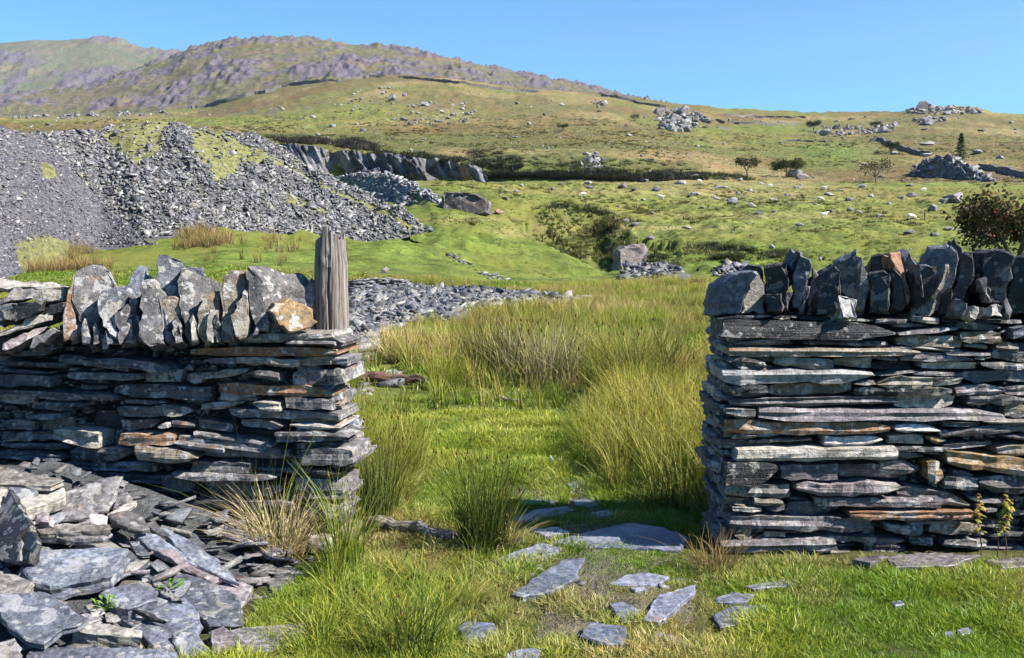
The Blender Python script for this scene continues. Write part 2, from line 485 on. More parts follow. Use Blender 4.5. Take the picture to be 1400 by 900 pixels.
# the land goes on behind and beside the camera
me = fast_mesh("plain", *(lambda R=9000, n=64: (np.array([[0, 0, -1.2]] + [[R * math.cos(a), R * math.sin(a), -1.2] for a in np.linspace(0, 2 * math.pi, n, endpoint=False)]), np.array([[0, 1 + i, 1 + (i + 1) % n] for i in range(n)])))(), MAT_GROUND, (0.2, 0.2, 0.06, 0.0))
g = mesh_obj("moor", me); g["kind"] = "structure"
yb = np.linspace(-40, 0.8, 18); xb = np.linspace(-60, 60, 40)
vb = np.array([[x, y, -1.1 * float(sstep(-10, -40, np.array(y))) + 0.02 * math.sin(x * 1.3 + y) - 0.01] for x in xb for y in yb])
me = fast_mesh("ground_behind", vb, grid_faces(40, 18, True), MAT_GROUND, (0.10, 0.12, 0.035, 0))
g = mesh_obj("lawn", me); g["kind"] = "structure"

def ground_z(c, Y):
    c = np.asarray(c, float); Y = np.asarray(Y, float)
    i = np.clip(np.searchsorted(cs, c) - 1, 0, nC - 2); j = np.clip(np.searchsorted(ys, Y) - 1, 0, nR - 2)
    u = np.clip((c - cs[i]) / (cs[i + 1] - cs[i]), 0, 1); v = np.clip((Y - ys[j]) / (ys[j + 1] - ys[j]), 0, 1)
    return (GZ[i, j] * (1 - u) + GZ[i + 1, j] * u) * (1 - v) + (GZ[i, j + 1] * (1 - u) + GZ[i + 1, j + 1] * u) * v

def gpos(c, Y):
    z = ground_z(c, Y)
    return x_from(np.asarray(c, float), z, Y), np.asarray(Y, float), z

def hit(px, py, ymin=1.0):
    """first point of the ground seen through the given picture point"""
    yy = ys[ys > ymin]
    zz = ground_z(np.full(len(yy), float(px)), yy)
    pp = py_from_z(zz, yy)
    ok = np.where(pp <= py)[0]
    if len(ok) == 0: Y = 640.0
    else:
        k = ok[0]
        if k == 0: Y = yy[0]
        else:
            f = (pp[k - 1] - py) / max(1e-6, pp[k - 1] - pp[k]); Y = yy[k - 1] + f * (yy[k] - yy[k - 1])
    z = float(ground_z(px, Y))
    return Vector((float(x_from(px, z, Y)), float(Y), z))

# mountains behind
def mountain(name, c0, c1, dc, Yb, Yt, Ye, top, base_off, amp, sc, colA, colB, rk, nrows=110):
    c = np.arange(c0, c1, dc)
    y = np.concatenate([np.linspace(Yb, Yt, nrows), np.linspace(Yt, Ye, 24)[1:]])
    Cg = np.tile(c[:, None], (1, len(y))); Yg = np.tile(y[None, :], (len(c), 1))
    zt = z_from_py(top(c), Yt); zb = z_from_py(np.maximum(crest(c) + base_off, top(c) + 4), Yb)
    t = np.clip((Yg - Yb) / (Yt - Yb), 0, 1)
    prof = 1 - (1 - t) ** 1.25
    Z = zb[:, None] + (zt - zb)[:, None] * prof
    Z -= np.clip((Yg - Yt) / (Ye - Yt), 0, 1) * (zt[:, None] + 20) * 0.7
    X = x_from(Cg, Z, Yg)
    edge = sstep(0, 0.1, t) * (0.25 + 0.75 * sstep(1.0, 0.93, t) + 0.0)
    r = ridged(X * sc, Yg * sc * 0.6, 40, 5)
    fz = fbm(X * sc * 0.5, Yg * sc * 0.5, 50, 4)
    crag = sstep(0.1, 0.7, r * 0.7 + fz)
    edge2 = sstep(0, 0.1, t) * (0.06 + 0.94 * sstep(1.0, 0.93, t))
    Z = Z + amp * (r * 0.28 + fz * .8) * edge + amp * 1.2 * crag * np.sign(ridged(X * sc * 4, Yg * sc * 1.4, 44, 5)) * np.abs(ridged(X * sc * 4, Yg * sc * 1.4, 44, 5)) ** 1.4 * edge2 + amp * .22 * ridged(X * sc * 7, Yg * sc * 3, 47, 3) * edge2
    X = x_from(Cg, Z, Yg)
    fb = fbm(X * sc * 0.35, Yg * sc * 0.2, 60, 4)
    w = sstep(-0.2, 0.35, fb)[..., None]
    colr = np.array(colA) * (1 - w) + np.array(colB) * w
    al = rk + 0.34 * crag * sstep(-.3, .4, ridged(X * sc * 2, Yg * sc * .8, 48, 3)) + 0.15 * fz
    T = np.concatenate([colr, al[..., None]], -1).reshape(-1, 4)
    me = fast_mesh(name, np.stack([X, Yg, Z], -1).reshape(-1, 3), grid_faces(len(c), len(y), True), MAT_MOUNT, T, True)
    o = mesh_obj(name, me); o["kind"] = "structure"
    return o
top1 = lambda c: np.interp(c, [-300, 0, 60, 130, 180, 230, 262, 310, 360, 400, 450, 520, 600, 660, 720, 800, 830, 1000], [150, 138, 128, 122, 104, 88, 70, 58, 56, 56, 61, 70, 81, 98, 111, 127, 136, 175])
top2 = lambda c: np.interp(c, [-300, -100, 0, 40, 100, 125, 135, 150, 200, 245, 300, 400, 800], [85, 70, 59, 55, 54.5, 52.5, 52.5, 54, 69, 74, 88, 120, 170])
mountain("mountain", -300, 1000, 2.6, 880, 1500, 2000, top1, 14, 7.0, 0.026, (0.145, 0.14, 0.08), (0.125, 0.130, 0.065), 0.37)
mountain("summit_ridge", -300, 800, 2.6, 2100, 3000, 3600, top2, 30, 14.0, 0.009, (0.145, 0.15, 0.10), (0.12, 0.14, 0.085), 0.27, 80)

# ================================================================== dry stone walls
WY = 4.7   # distance of the walls' front faces
def outline(poly, seg, amp, rnd):
    """2-D outline with broken edges"""
    out = []
    n = len(poly)
    for i in range(n):
        a = np.array(poly[i], float); b = np.array(poly[(i + 1) % n], float)
        L = np.linalg.norm(b - a)
        k = max(1, int(round(L / seg)))
        d = (b - a) / max(L, 1e-9); nn = np.array([-d[1], d[0]])
        for j in range(k):
            p = a + (b - a) * j / k
            if j > 0: p = p + nn * rnd.gauss(0, amp) + d * rnd.gauss(0, amp)
            out.append(p)
    return np.array(out)

def slab_geom(pts, t, rnd, layers=2, bev=0.006, lamj=0.008, shear=(0, 0), relief=0.0):
    """pts: (n,2) counter-clockwise outline of the top face at z=0; the slab reaches down to z=-t"""
    n = len(pts); c = pts.mean(0)
    area = 0.5 * np.sum(pts[:, 0] * np.roll(pts[:, 1], -1) - np.roll(pts[:, 0], -1) * pts[:, 1])
    if area < 0: pts = pts[::-1]
    size = np.sqrt(abs(area)) + 1e-6
    rings = []
    zs = [0.0, -bev] + [-t * (k + 1) / (layers + 1) for k in range(layers)] + [-t + bev, -t]
    for i, z in enumerate(zs):
        if i == 0 or i == len(zs) - 1: f = 1 - bev * 1.3 / (size * 0.5 + bev)
        elif 1 < i < len(zs) - 2: f = 1 + rnd.uniform(-1, 1) * lamj / (size * 0.5)
        else: f = 1
        p = c + (pts - c) * f
        if 1 < i < len(zs) - 2: p = p + np.array([[rnd.gauss(0, lamj * .35), rnd.gauss(0, lamj * .35)] for _ in range(n)])
        zz = np.full(n, z)
        if i <= 1 and relief: zz = zz + np.array([rnd.gauss(0, relief) for _ in range(n)])
        p = p + np.array(shear) * (-z / max(t, 1e-6))
        rings.append(np.column_stack([p, zz]))
    V = np.vstack(rings); faces = [list(range(n))]
    for k in range(len(zs) - 1):
        for i in range(n):
            a = k * n + i; b = k * n + (i + 1) % n
            faces.append([a, a + n, b + n, b])
    faces.append([(len(zs) - 1) * n + i for i in range(n)][::-1])
    return V, faces

def slab(name, parent, world_pts, nrm, t, tintc, mat, rnd, seg=0.05, amp=0.004, layers=2, bev=0.005, lamj=0.006, shear=None, relief=0.0):
    """world_pts: outline on a plane of normal nrm (facing the viewer); thickness t behind it; shear = world vector of the back edge offset"""
    W = [Vector(p) for p in world_pts]
    c = sum(W, Vector()) / len(W)
    e3 = Vector(nrm).normalized()
    ref = Vector((0, 0, 1)) if abs(e3.z) < 0.9 else Vector((0, 1, 0))
    e1 = ref.cross(e3).normalized(); e2 = e3.cross(e1)
    pts = [((w - c).dot(e1), (w - c).dot(e2)) for w in W]
    pts = outline(pts, seg, amp, rnd)
    sh = (0, 0)
    if shear is not None:
        s = Vector(shear); sh = (s.dot(e1), s.dot(e2))
    V, Fc = slab_geom(pts, t, rnd, layers, bev, lamj, sh, relief)
    me = make_mesh(name, V, Fc, mat, tintc)
    R = Matrix((e1, e2, e3)).transposed().to_euler()
    return mesh_obj(name, me, parent, c, R)

def wall_stone(parent, o, eu, ev, u0, u1, z0, z1, off, depth, tintc, rnd, slope=0.0, el=0.0, er=0.0, rough=0.004, dark=None, name="stone"):
    """a course stone: o wall origin, eu along the face, ev outward normal (horizontal); off = how proud of the face"""
    L = u1 - u0; H = z1 - z0
    nc = max(2, min(9, int(L / 0.045))); nr = 3 if H > 0.035 else 2
    um = (u0 + u1) / 2; zm = (z0 + z1) / 2
    V = []
    ph = rnd.uniform(0, 100)
    cutl = rnd.uniform(-0.25, 0.25) + el; cutr = rnd.uniform(-0.25, 0.25) + er
    wave = [rnd.gauss(0, rough) for _ in range(nc + 1)]
    topn = [rnd.gauss(0, min(0.004, H * .07)) for _ in range(nc + 1)]; botn = [rnd.gauss(0, min(0.004, H * .07)) for _ in range(nc + 1)]
    lam = [rnd.gauss(0, rough * 1.2) for _ in range(nr + 1)]
    idx = {}
    tpl = rnd.uniform(.0, .75) if rnd.random() < .45 else 0.0; tpr = rnd.uniform(.0, .75) if rnd.random() < .45 else 0.0
    tzl, tzr = rnd.uniform(0, 1), rnd.uniform(0, 1); tw = min(.35, .07 / max(L, .01) + .08)
    for r in range(nr + 1):
        fr = r / nr
        for c in range(nc + 1):
            fc = c / nc
            endw = 1.0
            # ends: slanted, slightly tapered
            uu = u0 + L * fc
            if c == 0: uu += cutl * H * (fr - 0.5) + rnd.gauss(0, 0.002)
            if c == nc: uu += cutr * H * (fr - 0.5) + rnd.gauss(0, 0.002)
            sq = 1 - tpl * max(0, 1 - fc / tw) - tpr * max(0, 1 - (1 - fc) / tw)
            zc_ = (tzl if fc < .5 else tzr)
            zz = z0 + H * (zc_ + (fr - zc_) * sq) + slope * (fc - 0.5)
            if r == nr: zz += topn[c]
            if r == 0: zz += botn[c]
            if c in (0, nc): zz = zz + (0.5 - fr) * H * rnd.uniform(0, 0.22)
            y = off + wave[c] + lam[r] + rnd.gauss(0, rough * .5)
            if c in (0, nc): y -= rnd.uniform(0.002, 0.010)
            if r in (0, nr): y -= rnd.uniform(0.001, 0.006)
            idx[(r, c)] = len(V)
            V.append(Vector(eu) * (uu - um) + Vector((0, 0, zz - zm)) + Vector(ev) * y)
    Fc = []
    for r in range(nr):
        for c in range(nc):
            Fc.append([idx[r, c], idx[r, c + 1], idx[r + 1, c + 1], idx[r + 1, c]])
    per = [idx[0, c] for c in range(nc + 1)] + [idx[r, nc] for r in range(1, nr + 1)] + [idx[nr, c] for c in range(nc - 1, -1, -1)] + [idx[r, 0] for r in range(nr - 1, 0, -1)]
    b0 = len(V)
    for i in per:
        V.append(V[i] - Vector(ev) * (depth + off) + Vector((0, 0, rnd.gauss(0, .001))))
    m = len(per)
    for i in range(m):
        Fc.append([per[i], b0 + i, b0 + (i + 1) % m, per[(i + 1) % m]])
    Fc.append([b0 + i for i in range(m)])
    # normals: make them point outward whatever the handedness
    if Vector(eu).cross(Vector((0, 0, 1))).dot(Vector(ev)) < 0:
        Fc = [f[::-1] for f in Fc]
    me = make_mesh(name, V, Fc, MAT_SLATE, tintc)
    return mesh_obj(name, me, parent, Vector(o) + Vector(eu) * um + Vector((0, 0, zm)))

class Wall:
    def __init__(s, root, o, eu, u_lo, u_hi, z_lo, ztop, depth=0.30):
        s.root = root; s.o = Vector(o); s.eu = Vector(eu).normalized()
        s.ev = s.eu.cross(Vector((0, 0, 1))).normalized()
        s.ulo, s.uhi, s.zlo = u_lo, u_hi, z_lo
        s.ztop = ztop; s.depth = depth; s.C = 0.004
        s.nu = int((u_hi - u_lo) / s.C); s.nz = int(1.5 / s.C)
        s.occ = np.zeros((s.nz, s.nu), bool)
        uu = u_lo + (np.arange(s.nu) + .5) * s.C
        zt = np.array([ztop(u) for u in uu])
        zz = z_lo + (np.arange(s.nz) + .5) * s.C
        s.occ |= zz[:, None] > zt[None, :]
    def uz(s, px, py):
        p = hitplane(px, py, s.o, s.ev)
        return (p - s.o).dot(s.eu), p.z
    def mark(s, u0, u1, z0, z1, slope=0):
        n = max(1, int((u1 - u0) / s.C))
        for k in range(n):
            u = u0 + (k + .5) * s.C
            i = int((u - s.ulo) / s.C)
            if 0 <= i < s.nu:
                dz = slope * ((u - u0) / (u1 - u0) - .5)
                j0 = int((z0 + dz - s.zlo) / s.C); j1 = int((z1 + dz - s.zlo) / s.C)
                s.occ[max(0, j0):max(0, j1 + 1), i] = True
    def manual(s, lst, rnd, offm=0.012, sig=0.019):
        for it in lst:
            x0, x1, y0, y1, dy, code = it[:6]
            extra = it[6] if len(it) > 6 else 0.0
            u0, zt = s.uz(x0, y0); u1, _ = s.uz(x1, y0); _, zb = s.uz(x0, y1)
            zt2 = s.uz((x0 + x1) / 2, y0)[1]; zb2 = s.uz((x0 + x1) / 2, y1)[1]
            sl = s.uz(x1, y0 + dy)[1] - s.uz(x1, y0)[1]
            if dy: zt2 -= 0; 
            z0, z1 = zb2 + sl / 2, zt2 + sl / 2
            if z1 - z0 < 0.012: z0 -= 0.004; z1 += 0.004
            off = offm + rnd.gauss(0, sig) + extra
            sh_ = min(.003, .07 * (z1 - z0))
            if not sl: sl = rnd.gauss(0, min(.010, .05 * (u1 - u0)))
            wall_stone(s.root, s.o, s.eu, s.ev, u0 + .002, u1 - .002, z0 + sh_, z1 - sh_, off, s.depth + rnd.uniform(-.05, .05), jit(TINTS[code]), rnd, slope=sl)
            s.mark(u0 - .002, u1 + .002, z0, z1, sl)
    def fill(s, rnd, lmax=0.36, off=-0.012, hrange=(0.014, 0.036), codes="dbbggptgb", skip=0.0, sig=0.014):
        cnt = 0
        for j in range(s.nz):
            i = 0
            row = s.occ[j]
            while i < s.nu:
                if s.occ[j, i]: i += 1; continue
                e = i
                while e < s.nu and not s.occ[j, e]: e += 1
                run = (e - i)
                w = int(rnd.triangular(0.07, lmax, 0.16) / s.C)
                if run - w < 0.06 / s.C: w = run
                w = min(w, run)
                hh = int(rnd.uniform(*hrange) / s.C)
                # clearance
                sub = s.occ[j:j + hh + 3, i:i + w]
                clear = hh
                for k in range(sub.shape[0]):
                    if sub[k].mean() > 0.12: clear = k; break
                h = min(hh, clear) if clear < sub.shape[0] else hh
                if clear - h < 4 and clear <= hh + 2: h = clear
                if w * s.C >= 0.03 and h * s.C >= 0.010 and rnd.random() >= skip:
                    u0 = s.ulo + i * s.C; u1 = u0 + w * s.C; z0 = s.zlo + j * s.C; z1 = z0 + h * s.C
                    g = 0.002
                    o2 = off + rnd.gauss(0, sig)
                    wall_stone(s.root, s.o, s.eu, s.ev, u0 + g, u1 - g, z0 + .0008, z1 - .0008, o2, s.depth * rnd.uniform(.6, .95), jit(TINTS[rnd.choice(codes)]), rnd, slope=rnd.gauss(0, 0.003))
                    cnt += 1
                s.occ[j:j + max(h, 1), i:i + w] = True
                i += w
        return cnt

# ---- right wall --------------------------------------------------
rnd = random.Random(21)
o = P(988, 600, WY); o.z = 0
RW = thing("dry_stone_wall", "dry stone slate wall right of the grassy gap, with dark upright coping slabs", "stone wall", o, None); RW["kind"] = "thing"
topR = lambda u: 0.985
zt = hitplane(1200, 436, (0, WY, 0), Vector((0, -1, 0))).z
wr = Wall(RW, o, (1, 0, 0), 0.0, 3.7, -0.06, lambda u: zt, 0.26)
right_list = [
 (980,1055,431,437,0,'d'),(1055,1080,432,437,0,'d'),(1082,1148,432,438,0,'d'),(1150,1194,436,441,0,'d'),(1196,1240,436,443,0,'g'),(1245,1283,431,441,3,'l',.02),(1290,1400,436,441,2,'d'),
 (985,1221,438,463,0,'d',.03),(1225,1254,442,448,0,'w'),(1226,1306,453,459,-8,'g',.01),(1304,1366,439,451,1,'g'),(1309,1365,451,468,1,'t',.01),(1380,1440,446,463,0,'b'),
 (1225,1316,457,474,2,'t',.02),(1320,1349,469,475,3,'w'),(1358,1390,467,479,2,'t'),(1391,1440,467,482,0,'b'),
 (1005,1080,464,472,0,'g',-.01),(1098,1214,465,473,0,'g'),(994,1254,474,486,1,'t',.02),(1246,1315,475,480,0,'w'),(1217,1245,473,478,0,'g'),
 (1230,1291,481,485,0,'g'),(1291,1352,481,486,0,'g'),(1330,1352,487,492,0,'t'),(1353,1440,477,492,5,'b'),
 (994,1045,487,505,0,'g'),(1057,1139,487,503,0,'l'),(1140,1192,486,502,0,'t'),(1192,1228,485,493,0,'g'),(1229,1330,485,494,1,'p'),
 (1193,1250,495,508,0,'d',-.02),(1262,1338,495,506,0,'w'),(1338,1400,494,505,0,'g'),(986,1192,504,525,-2,'w',.02),(1195,1249,508,512,0,'g'),(1249,1305,508,514,0,'g'),(1307,1440,507,524,-2,'b',.01),
 (994,1048,524,542,0,'d',.01),(1050,1165,523,540,0,'t'),(1163,1194,519,526,0,'g'),(1197,1274,512,529,3,'t',.01),(1276,1305,515,522,0,'p'),(1276,1315,522,530,-6,'l'),
 (1165,1298,528,539,2,'d'),(1306,1374,525,541,0,'p'),(1376,1440,527,540,0,'p'),
 (996,1223,543,556,-3,'g',.02),(1224,1305,539,558,1,'l'),(1322,1400,540,554,0,'g'),(1375,1420,553,571,0,'t'),
 (991,1030,557,572,0,'g'),(1035,1371,556,573,1,'p',.02),(1128,1235,574,579,1,'g'),(1287,1337,575,582,0,'g'),(1338,1440,572,579,0,'l'),
 (992,1215,574,592,3,'r',.02),(1222,1283,579,592,-1,'w'),(1283,1440,587,599,-14,'g',.01),
 (1000,1033,591,601,0,'g'),(1035,1098,591,595,0,'l'),(1035,1110,601,606,-3,'g'),(1127,1206,596,611,0,'w'),(1215,1262,594,607,0,'l'),(1265,1294,595,607,0,'o'),(1290,1356,607,616,-6,'g'),(1362,1440,606,625,0,'t'),(1370,1440,594,602,0,'g'),
 (1003,1222,609,628,0,'l',.02),(1208,1297,609,616,1,'d',.01),(1225,1263,617,628,0,'g'),(1264,1291,617,622,0,'g'),
 (988,1058,627,660,0,'d',.04),(1065,1143,634,655,-2,'p'),(1142,1236,634,655,0,'p'),(1203,1256,628,648,2,'p'),(1265,1285,625,660,0,'o',-.01),
 (1290,1440,614,636,18,'o',.03),(1288,1334,647,668,4,'g'),(1301,1332,641,650,3,'g'),(1334,1440,647,673,2,'g',.01),
 (991,1079,660,678,0,'g',.02),(1085,1224,657,675,1,'p',.01),(1225,1325,662,681,14,'p',.02),
 (993,1018,679,690,0,'t'),(1028,1068,679,690,1,'t'),(1111,1284,677,690,2,'p',.03),(1325,1376,680,687,0,'p'),
 (1000,1040,691,698,0,'l'),(1045,1072,687,699,-2,'g'),(1076,1150,686,706,1,'p'),(1156,1325,695,707,1,'r',.02),(1333,1364,692,699,1,'p'),
 (997,1190,701,722,5,'p',.03),(1209,1260,712,728,6,'b'),(1237,1270,708,717,2,'g'),(1270,1340,710,730,2,'t',.01),(1340,1384,711,730,0,'d'),
 (1005,1027,717,736,0,'t'),(1035,1057,718,722,0,'g'),(1045,1075,727,736,0,'t'),(1064,1100,722,728,0,'d'),(1110,1236,729,738,8,'g',.01),
 (984,1139,736,751,-3,'g',.04),(1070,1172,752,768,1,'t',.03),(988,1032,756,770,1,'g',.02),(1245,1276,735,747,0,'g'),(1182,1240,742,757,0,'d'),(1290,1350,737,750,0,'g'),
]
wr.manual(right_list, rnd)
def beyond(w, xa, xb, ya, yb, r):
    y = ya; L = []
    while y < yb:
        h = r.uniform(9, 21); x = xa + r.uniform(0, 20)
        while x < xb:
            l = r.uniform(35, 150); L.append((x, x + l, y + r.uniform(0, 3), y + h, r.gauss(0, 2), r.choice('dbgptgpgl'))); x += l + r.uniform(1, 8)
        y += h + r.uniform(0, 4)
    w.manual(L, r)
beyond(wr, 1442, 2040, 442, 765, random.Random(3))
print("right fill", wr.fill(rnd, off=-0.06, skip=0.28, sig=0.022, codes="ddbggptgd"))  # fill leans to dark tints, painting the shade of the gaps

# ---- left wall ---------------------------------------------------
LR = thing("dry_stone_wall", "slate wall left of the gap with rubble at its foot and a post", "stone wall", (-0.8, WY, 0), None); LR["kind"] = "thing"
eul = Vector((1, -0.15, 0)).normalized()
oL = P(470, 600, WY); oL.z = 0
oL0 = oL - eul * 3.2
evL = eul.cross(Vector((0, 0, 1))).normalized()
def ztL(u):
    pxw = 700 + F * (oL0 + eul * u).x / (WY)
    return hitplane(pxw, float(np.interp(pxw, [-300, 90, 180, 300, 322, 400, 470], [479, 479, 474, 470, 468, 452, 451])), oL0, evL).z
wl = Wall(LR, oL0, eul, 0.0, 3.2, -0.06, ztL, 0.26)
left_list = [
 (322,456,457,471,-5,'l',.03),(395,462,465,472,0,'g',.015),(445,470,462,477,0,'g'),
 (265,463,475,488,-3,'r',.015),(282,325,487,496,1,'p'),(325,412,488,501,0,'t',.015),(412,453,488,501,0,'t'),(446,475,488,500,0,'g'),
 (0,75,479,487,0,'b'),(0,96,493,501,0,'b',.01),(0,70,505,510,0,'b'),(83,176,484,497,10,'g',.02),(143,238,484,498,10,'b',.02),(180,280,474,480,6,'d'),(90,180,474,480,2,'d'),
 (0,75,511,527,0,'g',.015),(95,195,509,519,0,'g',.01),(196,245,505,524,0,'b'),(154,287,525,545,2,'g',.03),(0,162,532,541,6,'g',.02),(0,51,538,551,0,'t'),(52,108,540,547,1,'l'),(60,122,548,553,1,'g'),(172,232,546,552,2,'g'),
 (258,278,509,525,0,'g'),(279,340,508,519,-7,'t',.01),(341,385,503,514,5,'g'),(399,452,505,526,0,'p',.01),(450,472,504,526,0,'g'),
 (300,457,525,541,1,'r',.025),(299,348,536,549,1,'l'),(393,456,543,559,0,'g',.01),(350,388,548,560,0,'l',.01),(273,332,550,560,0,'l'),
 (42,100,552,563,0,'b'),(42,92,564,572,0,'b'),(160,262,554,570,0,'g',.02),(121,166,563,585,0,'d'),(0,46,573,588,0,'g'),(47,95,571,590,0,'t'),(163,216,573,590,0,'g',.01),(222,234,577,584,0,'w'),(235,266,575,585,0,'g'),
 (81,142,582,604,6,'l',.05),(0,82,589,604,0,'g'),(82,120,597,606,0,'g'),(168,242,591,607,0,'r',.01),
 (315,465,560,572,1,'g',.02),(271,316,573,587,3,'g',.01),(333,388,572,586,0,'g'),(398,467,577,587,0,'l',.02),(268,375,590,599,12,'g',.03),(246,385,596,605,14,'g',.02),(245,312,600,611,5,'g'),(380,480,590,604,-4,'g',.03),
 (0,95,606,615,0,'g'),(0,90,616,627,0,'b',.01),(95,186,611,631,0,'p'),(195,278,609,629,0,'t',.01),(276,395,616,629,-2,'g',.02),
 (417,486,611,635,-2,'g',.03),(264,345,630,647,-1,'g',.02),(241,382,644,654,0,'g',.03),(75,212,632,646,0,'b',.01),(10,57,633,642,0,'t'),(345,415,640,648,2,'g'),
 (415,470,638,650,0,'d',.02),(405,471,652,670,4,'g',.03),(455,490,628,640,-4,'g',.02),(275,341,656,679,0,'t',-.01),(341,385,662,679,0,'g'),(410,472,672,684,0,'g',.04),
 (255,405,682,698,-2,'g',.02),(60,222,647,660,0,'b'),(222,262,650,672,0,'g'),(422,468,686,711,0,'g',.015),(240,282,703,728,0,'g'),(285,312,710,728,0,'g'),(315,420,702,716,3,'g'),
 (420,470,731,753,0,'t',.02),(425,470,713,729,0,'g'),(262,342,735,748,0,'g'),(345,418,722,740,0,'g'),
]
wl.manual(left_list, rnd, 0.008, 0.028)
print("left fill", wl.fill(rnd, off=-0.07, skip=0.36, sig=0.022, codes="dbdggdtb"))  # dark-leaning tints again paint shade into the gaps

# ---- end faces: stones piled from the corner to the back ----------
def wall_end(root, ox, oy, side, prof, ztop, thick=0.5):
    """side=+1: end looks towards +x (left wall), -1 towards -x (right wall)"""
    r = random.Random(5 + side)
    z = -0.05
    eu = Vector((0, 1, 0)) if side > 0 else Vector((0, -1, 0))
    ev = Vector((1, 0, 0)) if side > 0 else Vector((-1, 0, 0))
    while z < ztop - 0.01:
        h = min(r.uniform(0.028, 0.062), ztop - z)
        cuts = [0.0]
        while cuts[-1] < thick - 0.12: cuts.append(cuts[-1] + r.uniform(0.14, 0.3))
        cuts[-1] = thick + r.uniform(-0.02, 0.03)
        if len(cuts) < 2: cuts = [0, thick]
        base = prof(z) + r.gauss(0, 0.012)
        for a, b in zip(cuts[:-1], cuts[1:]):
            a2 = a + (0.022 if a == 0 else 0.002)
            if side > 0: u0, u1 = a2, b - .002
            else: u0, u1 = -b + .002, -a2
            wall_stone(root, (ox, oy, 0), eu, ev, u0, u1, z + .001, z + h - .001, base + r.gauss(0, 0.014), 0.22, jit(TINTS[r.choice("bgglpgbt")]), r, slope=r.gauss(0, .006))
        z += h
profL = lambda z: float(np.interp(z, [0, .35, .55, .8, 1.0], [-.06, -0.045, -0.005, -0.045, -0.065]))
wall_end(LR, oL.x - .005, WY + 0.015, +1, profL, 0.99, 0.5)
profR = lambda z: float(np.interp(z, [0, .3, .6, .8, 1.0], [-.015, 0.0, 0.03, 0.0, -0.01]))
wall_end(RW, o.x + .005, WY + 0.015, -1, profR, zt, 0.5)

def hearting(root, x0, y0, x1, y1, th, z1):
    """the packed inside and the back face of a wall"""
    r = random.Random(3)
    A = Vector((x0, y0 + 0.13, 0)); B = Vector((x1, y1 + 0.13, 0)); n = 40; m = 14
    d = (B - A).normalized(); bk = Vector((-d.y, d.x, 0)) * th
    V = []; Fc = []
    prof = [(0, -.1), (0, .3), (0, .6), (0, z1 - .02), (.5, z1 + .0), (1, z1 - .02), (1, .6), (1, .3), (1, -.1)]
    for i in range(n + 1):
        p = A.lerp(B, i / n)
        for (f, z) in prof:
            V.append(p + bk * f + Vector((0, r.uniform(-.015, .015), z)))
    k = len(prof)
    for i in range(n):
        for j in range(k - 1):
            a = i * k + j; Fc.append([a, a + k, a + k + 1, a + 1])
    Fc.append(list(range(k))); Fc.append([n * k + j for j in range(k)][::-1])
    me = make_mesh("hearting", [v - Vector(root.location) for v in V], Fc, MAT_SLATE, (.03, .03, .032, 0))  # near-black tint: shade of the wall gaps put into the colour
    mesh_obj("hearting", me, root, Vector(root.location))
hearting(LR, oL0.x, oL0.y, oL.x - 0.12, oL.y - .01, 0.33, 0.94)
hearting(RW, o.x + 0.12, o.y, o.x + 3.7, o.y, 0.33, zt - 0.02)

# ---- coping stones -----------------------------------------------
def coping(root, lst, base_n, rnd, Y0, thick=(0.16, 0.28), sh=(0.0, 0.0)):
    for it in lst:
        poly, code = it[0], it[1]
        dn = it[2] if len(it) > 2 else (0, 0, 0)
        dY = it[3] if len(it) > 3 else rnd.uniform(-.03, .03)
        th = it[4] if len(it) > 4 else rnd.uniform(*thick)
        shx = it[5] if len(it) > 5 else (rnd.uniform(-.06, .06), 0, rnd.uniform(-.06, 0.0))
        n = (Vector(base_n) + Vector(dn) + Vector((rnd.gauss(0, .06), 0, rnd.gauss(0, .05)))).normalized()
        cx = sum(p[0] for p in poly) / len(poly); cy = sum(p[1] for p in poly) / len(poly)
        c = P(cx, cy, Y0 + dY)
        W = [hitplane(x, y, c, n) for x, y in poly]
        # extrude mostly straight back whatever the tilt of the face
        back = Vector((shx[0], th, shx[2])) + n * th * 0
        inward = -n * (back.dot(-n)); shear = back - inward
        slab("coping_stone", root, W, n, back.dot(-n), jit(TINTS[code]), MAT_COPE if root is RW else MAT_SLATE, rnd, seg=0.028, amp=0.0055, layers=2, bev=0.0035, lamj=0.010, shear=shear, relief=0.003)

